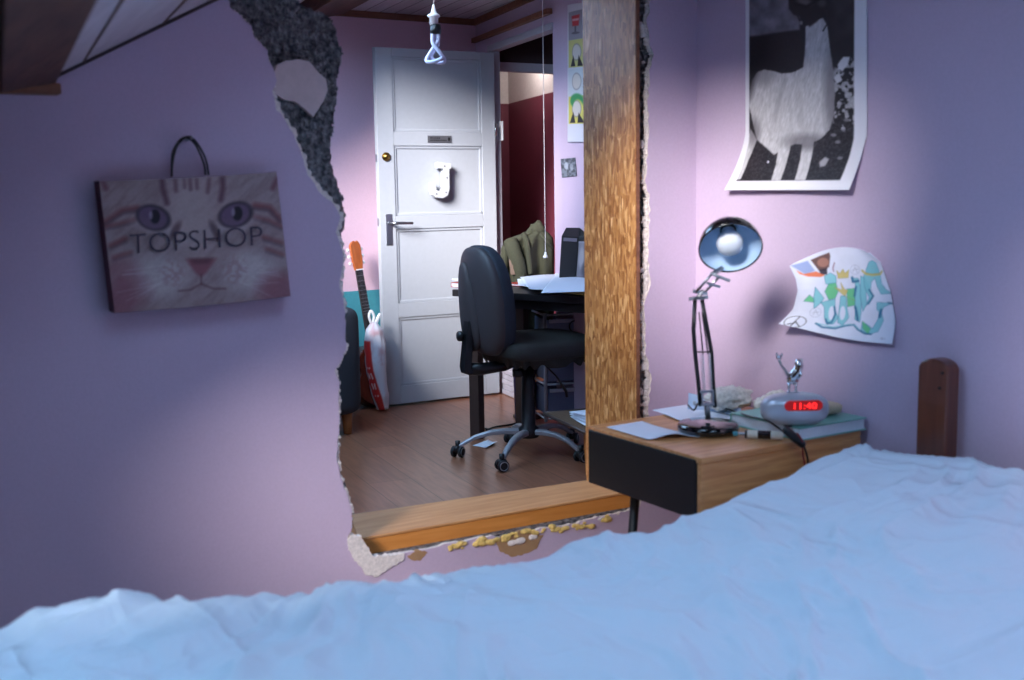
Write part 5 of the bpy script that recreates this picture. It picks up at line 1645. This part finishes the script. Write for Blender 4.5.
# gathered cover under the cushion
def skirt(u, v):
    a = 2*PI*u
    rr = (.236 - .040*v) * (1 + .022*math.sin(a*19)*v + .012*math.sin(a*31+1)*v)
    sx = math.copysign(abs(math.cos(a))**.5, math.cos(a)); sy = math.copysign(abs(math.sin(a))**.5, math.sin(a))
    return Vector((.045 + rr*sx, rr*sy, .495 - .060*v - .010*math.sin(a*19)*v*v))
sk = MB(); sk.grid(skirt, 160, 8)
sk.build('seat_cover', m_seatfab, ch, smooth=True, solid=.003)
MB().box((-.10, -.08, .425), (.13, .08, .455)).build('seat_plate', m_black, ch, bevel=.006)
# backrest: curved shell and padded cushion
def backshape(c, r, lean, curve, e=.55):
    def fn(v):
        t = v.z / r[2]
        wscale = 1 - .16*max(0, t)**1.5 - .06*max(0, -t)
        y = v.y*wscale
        return Vector((v.x + curve*y*y - lean*v.z + .03*(1-t*t)*0, y, v.z))
    return MB().blob(c, r, .62, e, nu=56, nv=36, fn=fn)
# the backrest swivels a little more than the seat
BR = Matrix.Translation((-.215, .0, .722)) @ Matrix.Rotation(rad(-2), 4, 'Z')
MB0 = backshape((.010, 0, 0), (.046, .205, .245), .10, .5)
MB0.v = [tuple(BR @ Vector(v)) for v in MB0.v]
MB0.build('backrest', m_backfab, ch, smooth=True)
MB1 = backshape((-.010, 0, -.002), (.048, .198, .240), .10, .5)
MB1.v = [tuple(BR @ Vector(v)) for v in MB1.v]
MB1.build('backrest_shell', m_shell, ch, smooth=True)
# raised spine on the shell
MBs = MB().blob((-.054, .055, -.03), (.024, .085, .20), .8, .7, nu=32, nv=22, fn=lambda v: Vector((v.x - .10*v.z + 1.0*v.y*v.y, v.y*(1-.35*v.z/.2), v.z)))
MBs.v = [tuple(BR @ Vector(v)) for v in MBs.v]
MBs.build('shell_rib', m_shell, ch, smooth=True)
# the upright bar, its knob and the arm under the seat
def cpx(px, py, d=0.0):
    n = Vector((math.cos(YAW), math.sin(YAW), 0)); dd_ = ray(px, py)
    t = ((CC + n*d - EYE).dot(n)) / dd_.dot(n); return Mch @ (EYE + dd_*t)
u0, u1 = Vector((-.275, .035, .640)), Vector((-.295, .040, .425))
mb = MB()
mb.prism([u0 + Vector((-.012, -.030, 0)), u0 + Vector((-.012, .030, 0)), u1 + Vector((-.014, .040, .0)), u1 + Vector((-.004, .042, -.030)), u1 + Vector((-.004, -.042, -.030)), u1 + Vector((-.014, -.040, 0))], (.030, 0, 0))
mb.build('back_bar', m_black, ch, bevel=.008)
mb = MB().tube([Vector((-.28, .03, .420)), Vector((-.22, .02, .415)), Vector((-.12, .0, .425)), Vector((-.04, 0, .445))], [.030, .028, .026, .024], 12)
mb.build('tilt_arm', m_black, ch, smooth=True)
kb = u0.lerp(u1, .35)
MB().lathe([(0, 0), (.016, 0), (.022, .006), (.024, .012), (.022, .022), (0, .026)], Matrix.Translation(kb + Vector((-.014, .02, 0))) @ Matrix.Rotation(-PI/2, 4, 'Y'), 20, cap=False).build('height_knob', m_black, ch, smooth=True)
MB().lathe([(0, 0), (.022, 0), (.024, .006), (.024, .034), (0, .036)], Matrix.Translation((-.10, -.09, .385)), 20, cap=False).build('tension_knob', m_black, ch, smooth=True)
MB().tube([Vector((.05, -.02, .44)), cpx(556, 376, -.02), cpx(566, 391, -.03), cpx(567, 397, -.03)], [.004, .004, .007, .007], 10).build('lever', m_black, ch, smooth=True)
MB().lathe([(0, .085), (.045, .085), (.052, .095), (.048, .125), (.032, .14), (.031, .30), (.029, .31), (.029, .43), (0, .43)], None, 28, cap=False).build('gas_lift', m_black, ch, smooth=True)
# star base with castors; angle measured in the room, base does not turn with the seat
for k, (px, py) in enumerate(((458, 457), (502, 471), (581, 462), None, (513, 446)) if False else ((458,457),(502,471),(581,462),(0,0),(514,445))):
    if k == 3: w = CC + Vector((math.cos(rad(16))*.315, math.sin(rad(16))*.315, 0))
    else: w = at(px, py, 'z', 0.0)
    d = (w - CC); d.z = 0; L_ = min(.345, max(.27, d.length)); d.normalize(); w = CC + d*L_
    arm = []
    for t in (0.0, .25, .5, .75, 1.0):
        arm.append((t, .112 - .012*t - .048*t*t*t + .010*math.sin(PI*t)))
    q = Vector((-d.y, d.x, 0))
    vs, fs = [], []
    for i, (t, z) in enumerate(arm):
        wd = .019 - .007*t; hh_ = .013 - .004*t
        c_ = CC + d*(.03 + (L_-.035)*t) + Vector((0, 0, z))
        for (a, b_) in ((-1,-1),(1,-1),(1,.4),(.55,1),(-.55,1),(-1,.4)):
            vs.append(Mch @ (c_ + q*wd*a + Vector((0, 0, hh_*b_))))
    for i in range(len(arm)-1):
        for j in range(6): fs.append((i*6+j, i*6+(j+1) % 6, (i+1)*6+(j+1) % 6, (i+1)*6+j))
    fs.append(tuple(range(6))); fs.append(tuple(24+j for j in range(6)))
    mb = MB(); mb.add(vs, fs); mb.build('base_arm', m_basegrey, ch, bevel=.002)
    # castor
    rr_ = random.Random(k); az = math.atan2(d.y, d.x) + (.9, 2.2, 1.1, .3, 2.0)[k]
    T_ = Mch @ (w + Vector((0, 0, .0255)))
    hub = MB(); RM = Matrix.Rotation(az + rad(12), 4, 'Z')
    hub.blob((0, 0, .012), (.024, .016, .018), .8, .8, M=Matrix.Translation(T_) @ RM, nu=16, nv=10)
    hub.tube([T_ + Vector((0, 0, .01)), T_ + Vector((0, 0, .050))], [.011, .012], 14)
    co = hub.build('castor', m_black, ch, smooth=True)
    for s_ in (-1, 1):
        WM = Matrix.Translation(T_) @ RM @ Matrix.Translation((0, s_*.012, 0)) @ Matrix.Rotation(-s_*PI/2, 4, 'X')
        MB().lathe([(0, 0), (.024, 0), (.0255, .003), (.0255, .012), (.022, .015), (.0, .015)], WM, 24, cap=False).build('wheel', m_rubber, co, smooth=False)
        MB().lathe([(.0205, .0148), (.0205, .0165), (.0165, .0165), (.0165, .0148)], WM, 24, cap=False).build('wheel_ring', m_basegrey, co, smooth=True)

# ---- stand with an olive jacket hung over it
JC = Vector((3.265, 5.125, 0))
c2 = thing('clothes_stand', 'slim dark clothes stand almost covered by the olive jacket', 'stand', tuple(JC), LRZ)
MB().lathe([(0, .001), (.085, .001), (.085, .012), (.02, .022), (0, .022)], None, 24, cap=False).build('base', m_deskleg, c2, smooth=True)
MB().tube([(0, 0, .02), (0, 0, .95)], .012, 12).build('pole', m_deskleg, c2, smooth=True)
MB().tube([(-.10, 0, .93), (0, 0, .955), (.11, 0, .93)], .012, 12).build('crossbar', m_deskleg, c2, smooth=True)
jk = thing('jacket', 'olive green jacket hanging in the doorway behind the desk papers', 'jacket', tuple(JC), LRZ)
kj = (Vector((3.265, 5.125, .9)) - EYE).length / FOC
def jx(px): return (px - 530.0)*kj
def jz(py): return CAM_H - (py - 190.5)*kj
jl = [(272,505.5),(262,505.5),(252,506),(245,509),(238,512.5),(235,520),(233,528),(226,534)]
jr = [(272,556.5),(262,557),(252,557),(245,557),(238,556),(232,551),(229,546),(225,543)]
def jlr(py):
    ys = [-a for a, _ in jl]; l = np.interp(-py, ys, [b for _, b in jl])
    ys = [-a for a, _ in jr]; r_ = np.interp(-py, ys, [b for _, b in jr]); return l, r_
def jpos(front):
    def f(u, v):
        py = 224 + (330-224)*(1-v)
        l, r_ = jlr(min(py, 272)); 
        if py > 272: r_ -= 0; l += (py-272)*.15
        x = jx(l + (r_-l)*u)
        t = 2*u - 1
        dep = .085*math.sqrt(max(0, 1 - abs(t)**3)) * min(1, (py-222)/16.)
        fold = .020*math.sin(u*13 + .7 + (1-v)*1.5) + .012*math.sin(u*23 + v*3) + .012*noise.noise(Vector((u*5, v*5, 1)))
        fold *= math.sqrt(max(0, 1 - abs(t)**4)) * min(1, (py-224)/20.)
        y = -.045 + (-(dep + fold) if front else dep*.7)
        return Vector((x, y, jz(py)))
    return f
mb = MB(); mb.grid(jpos(True), 60, 60); mb.grid(jpos(False), 60, 30)
mb.build('jacket_body', m_jacket, jk, smooth=True)
# raised collar peak, sleeve hanging at the left, brown lining
mb = MB().blob((jx(541.5), -.05, jz(229)), (.042, .045, .045), .9, .9, nu=24, nv=16, fn=lambda v: Vector((v.x*(1 - .6*max(0, v.z/.045)), v.y, v.z)) * (1 + .12*noise.noise(v*40)))
mb.build('collar', m_jacket, jk, smooth=True)
def fold_tube(pts, r, seed, mat, nm):
    mb = MB(); mb.tube(smooth_pts(pts, 6), [r*(1 + .18*noise.noise(Vector((i*.6, seed, 0)))) for i in range((len(pts)-1)*6+1)], 16)
    mb.build(nm, mat, jk, smooth=True)
fold_tube([Vector((jx(514), -.13, jz(240))), Vector((jx(517), -.16, jz(250))), Vector((jx(521), -.165, jz(262))), Vector((jx(523), -.15, jz(280))), Vector((jx(522), -.13, jz(320)))], .038, 1, m_jacket, 'sleeve')
fold_tube([Vector((jx(510), -.12, jz(245))), Vector((jx(508), -.12, jz(256))), Vector((jx(507), -.10, jz(272)))], .024, 2, m_jacket, 'sleeve')
fold_tube([Vector((jx(515), -.155, jz(248))), Vector((jx(515.5), -.17, jz(258))), Vector((jx(517), -.17, jz(272)))], .018, 3, m_jacket_line, 'lining')
fold_tube([Vector((jx(527), -.10, jz(234))), Vector((jx(530), -.165, jz(242))), Vector((jx(531.5), -.165, jz(256))), Vector((jx(533), -.16, jz(272)))], .014, 4, m_jacket, 'fold')
fold_tube([Vector((jx(543), -.10, jz(234))), Vector((jx(549), -.135, jz(240))), Vector((jx(555), -.10, jz(248)))], .008, 5, m_jacket, 'seam')
# grey quilted coat hanging lower on the same chair
qc = thing('quilted_coat', 'grey puffy coat seen below the desktop right of the backrest', 'coat', tuple(JC + Vector((.03, .10, 0))), LRZ)
def qp(u, v):
    z = .66 - .36*v; t = 2*u-1
    return Vector((-.01 + .10*t, -.06*math.sqrt(max(0, 1-t**4)) - .016*abs(math.sin(v*PI*6)) + .01*math.sin(u*14), z))
mb = MB(); mb.grid(qp, 40, 60); mb.grid(lambda u, v: qp(u, v)*1 + Vector((0, .10*math.sqrt(max(0, 1-(2*u-1)**4)), 0)), 40, 60)
mb.build('coat_body', plain('dark_grey_nylon', (66, 64, 70), .5, bump=.2), qc, smooth=True)

# ---- drawer trolley under the desk
t0 = at(546, 423, 'z', 0.04)
TR = rad(58.3 - 90 + 14)
tr = thing('drawer_trolley', 'grey metal trolley of smoky plastic drawers under the desk', 'trolley', (t0.x, t0.y, 0), TR)
TW, TDp, TH_ = .245, .27, .595
for x in (0, TW):
    for y in (0, TDp):
        MB().tube([(x, y, .045), (x, y, TH_)], .009, 10).build('frame_post', m_trolleyframe, tr, smooth=True)
for k in range(4):
    z = (.06, .235, .41, TH_ - .01)[k]
    mb = MB()
    for p, q in (((0,0,z),(TW,0,z)), ((TW,0,z),(TW,TDp,z)), ((TW,TDp,z),(0,TDp,z)), ((0,TDp,z),(0,0,z))): mb.tube([p, q], .0055, 8)
    mb.build('frame_rail', m_trolleyframe, tr, smooth=True)
for k in range(3):
    z = (.075, .25, .425)[k]
    mb = MB(); a = (.012, -.004, z); b_ = (TW - .012, TDp - .01, z + .135)
    mb.box((a[0], a[1], a[2]), (b_[0], a[1]+.004, b_[2])); mb.box((a[0], b_[1]-.004, a[2]), (b_[0], b_[1], b_[2])); mb.box((a[0], a[1]+.004, a[2]), (a[0]+.004, b_[1]-.004, b_[2])); mb.box((b_[0]-.004, a[1]+.004, a[2]), (b_[0], b_[1]-.004, b_[2])); mb.box((a[0]+.004, a[1]+.004, a[2]), (b_[0]-.004, b_[1]-.004, a[2]+.004))
    dr_ = mb.build('drawer', m_drawerplastic, tr, bevel=.002)
    MB().box((.02, -.014, z + .120), (TW - .02, -.004, z + .138)).build('drawer_rim', m_trolleyframe, dr_, bevel=.002)
for x in (0, TW):
    for y in (0, TDp):
        MB().lathe([(0, -.010), (.016, -.010), (.019, -.005), (.019, .005), (.016, .010), (0, .010)], Matrix.Translation((x, y, .0195)) @ Matrix.Rotation(PI/2, 4, 'X'), 16, cap=False).build('castor', m_black, tr, smooth=True)
# things seen in the top tray
tag(MB().tube([tr.matrix_basis @ Vector((.15 + .028*math.cos(a*PI/10), -.018, .525 + .028*math.sin(a*PI/10))) for a in range(17)], .0035, 8).build('black_hook', m_black, None, smooth=True), 'black curled hook hanging on the front of the top drawer', 'hook')
# blue purple bag/panel between chair column and trolley
bp_ = at(537, 425, 'z', 0)
pn = thing('blue_bin', 'narrow blue purple bin squeezed between trolley and chair column', 'bin', (bp_.x - .01, bp_.y + .10, 0), TR)
MB().lathe([(0, 0.001), (.050, 0.001), (.062, .40), (.066, .405), (.066, .42), (.060, .42), (.052, .02), (0, .02)], None, 24, cap=False).build('body', m_purple, pn, smooth=True)

# ---- low rattan table with papers, just behind the opening
BH = .25
ta, tb = at(544, 412, 'z', BH), at(590, 433.5, 'z', BH)
te = (tb - ta).normalized(); tn = Vector((-te.y, te.x, 0)); tn = tn if tn.dot(Vector((1, 0, 0))) > 0 else -tn
wb = thing('rattan_table', 'low brown rattan table with loose papers beside the strand board panel', 'table', ((ta.x+tb.x)/2, (ta.y+tb.y)/2, 0), math.atan2(te.y, te.x))
Mwb = local(wb)
tlen = (tb - ta).length
tc4 = [ta, tb, tb + tn*.30, ta + tn*.30]
MB().prism([Mwb @ Vector((v.x, v.y, BH - .016)) for v in tc4], (0, 0, .014)).build('tabletop', m_wicker, wb, bevel=.003)
rm = MB()
for i in range(4): rm.tube([Mwb @ Vector((tc4[i].x, tc4[i].y, BH - .006)), Mwb @ Vector((tc4[(i+1) % 4].x, tc4[(i+1) % 4].y, BH - .006))], .007, 8)
rm.build('rim', m_deskleg, wb, smooth=True)
ctr = (ta + tb)/2 + tn*.15
for i, v in enumerate(tc4):
    w0 = v.lerp(ctr, .12) if i in (1, 2) else v.lerp(ctr, .75); w1 = w0.lerp(ctr, .15)
    MB().tube([Mwb @ Vector((w0.x, w0.y, BH - .015)), Mwb @ Vector(((w0.x*.6+w1.x*.4), (w0.y*.6+w1.y*.4), .12)), Mwb @ Vector((w1.x, w1.y, .002))], [.009, .008, .008], 10).build('leg', m_oak, wb, smooth=True)
names_ = ('bottom white sheet of the pile on the low rattan table', 'second white sheet from the bottom on the low rattan table', 'third white sheet from the bottom on the low rattan table', 'topmost white sheet of the pile on the low rattan table')
for k in range(4):
    an = math.atan2(te.y, te.x) + rad(-6 + 6*k); c, s_ = math.cos(an), math.sin(an)
    pc_ = ta + te*(tlen*.62 + .004*k) + tn*(.14 + .006*k)
    def pp_(u, v, k=k, c=c, s_=s_, pc_=pc_):
        x = (u-.5)*.27; y = (v-.5)*.20
        return Vector((pc_.x + x*c - y*s_, pc_.y + x*s_ + y*c, BH + .004 + .010*k + .010*(u-.3)**2 + .002*math.sin(3*v+k)))
    mb = MB(); mb.grid(pp_, 10, 10)
    tag(mb.build('paper_sheet', m_sheet, None, smooth=True, solid=.0006), names_[k], 'paper', group='papers piled on the rattan table')

# ---- small things on the floor
fp_ = [at(*p, 'z', .002) for p in ((472.5,445.5),(486,448.5),(497.5,443.5),(488,441))]
def scrap(u, v):
    p = bil(fp_[0], fp_[1], fp_[2], fp_[3], u, v); p.z = .002 + .012*abs(u-.5)*v + .004*u; return p
mb = MB(); mb.grid(scrap, 8, 8)
tag(mb.build('paper_scrap', m_sheet, None, smooth=True, solid=.0006), 'small folded white paper lying on the floor by the desk leg', 'paper')
for k, pts in enumerate((((486,430),(495,427),(508,425),(516,423),(522,420)), ((484,428),(496,430.5),(508,429.5),(518,426),(524,424)))):
    w = smooth_pts([at(px, py, 'z', .005) for px, py in pts], 6)
    tag(MB().tube(w, .0045, 8).build('floor_cable', m_black, None, smooth=True), ('black cable looping on the floor behind the chair base, the loop nearer the door', 'black cable looping on the floor behind the chair base, the loop nearer the desk leg')[k], 'cable')

# ---- picture strip and small photo on the doorway wall
def wq(px, py, off_=.004):
    p = at_plane(px, py, (HX, HY, 0), DW); return p + Vector((-math.sin(DW), math.cos(DW), 0))*off_
def strip(U, V):
    Y = 142 - 137*V; X = U*17
    P = Paint(X, (206, 204, 214))
    P.over((150, 146, 156), poly(X, Y, [(1.5, 13), (18, 11), (18, 40), (1.5, 41)], .5))
    P.over((190, 50, 58), poly(X, Y, [(5, 17), (13, 16), (12, 27), (6, 27)], 1)); P.over((222, 205, 210), poly(X, Y, [(5.5, 20), (12.5, 19.5), (12, 22), (6, 22)], .8)*.7)
    P.over((90, 84, 96), line(X, Y, [(9, 28), (9, 33)], .8)); P.over((100, 92, 104), ell(X, Y, 9, 34, 4, 1.2, .4))
    for y0, col in ((41, (204, 196, 120)), (70, (196, 200, 206)), (97, (206, 192, 92))):
        P.over(col, poly(X, Y, [(1.5, y0), (18, y0 - 1), (18, y0 + 27), (1.5, y0 + 27)], .5))
        P.over((206, 196, 190), ell(X, Y, 10, y0 + 12, 4.2, 8, .25)); P.over((120, 112, 116), np.clip(1 - np.abs(np.hypot((X-10)/4.2, (Y-y0-12)/8) - 1)*6, 0, 1)*.6)
    P.over((40, 36, 44), poly(X, Y, [(4, 67), (7, 56), (9, 67)], .6)); P.over((40, 36, 44), poly(X, Y, [(12, 56), (16, 67), (11, 67)], .6))
    P.over((56, 140, 84), ell(X, Y, 10, 101, 6.5, 7, .3) * (1 - ell(X, Y, 11, 108, 4.6, 8, .3)))
    P.over((40, 36, 44), poly(X, Y, [(3, 123), (7, 112), (9, 123)], .6)); P.over((40, 36, 44), poly(X, Y, [(12, 113), (17, 123), (11, 123)], .6))
    return P.c
so_ = picture('picture_strip', lambda u, v: wq(568.3 + 17*u, 142 - 137*v + (-2.5 + 0*u)*v*u, .004 + .006*math.sin(PI*u)), strip, 50, 240, m_print)
tag(so_, 'tall narrow poster of four stacked coloured panels beside the strand board', 'poster')
def snap(U, V):
    P = Paint(U, (120, 126, 138)); n = fbm(U*7, V*7, 3); P.over((52, 56, 66), np.clip(n*4-1.6, 0, 1)); P.over((186, 190, 202), ell(U, V, .35, .6, .14, .2, .4)*.8); P.over((186, 190, 202), ell(U, V, .7, .5, .12, .2, .4)*.6)
    return P.c
so2 = picture('small_photo', lambda u, v: wq(561.2 + 1.5*(1-v) + 14.8*u, 177.5 - 18.5*v - 1.5*u, .004), snap, 30, 36, m_print_gloss)
tag(so2, 'small grey photograph stuck to the wall below the narrow poster', 'photo')
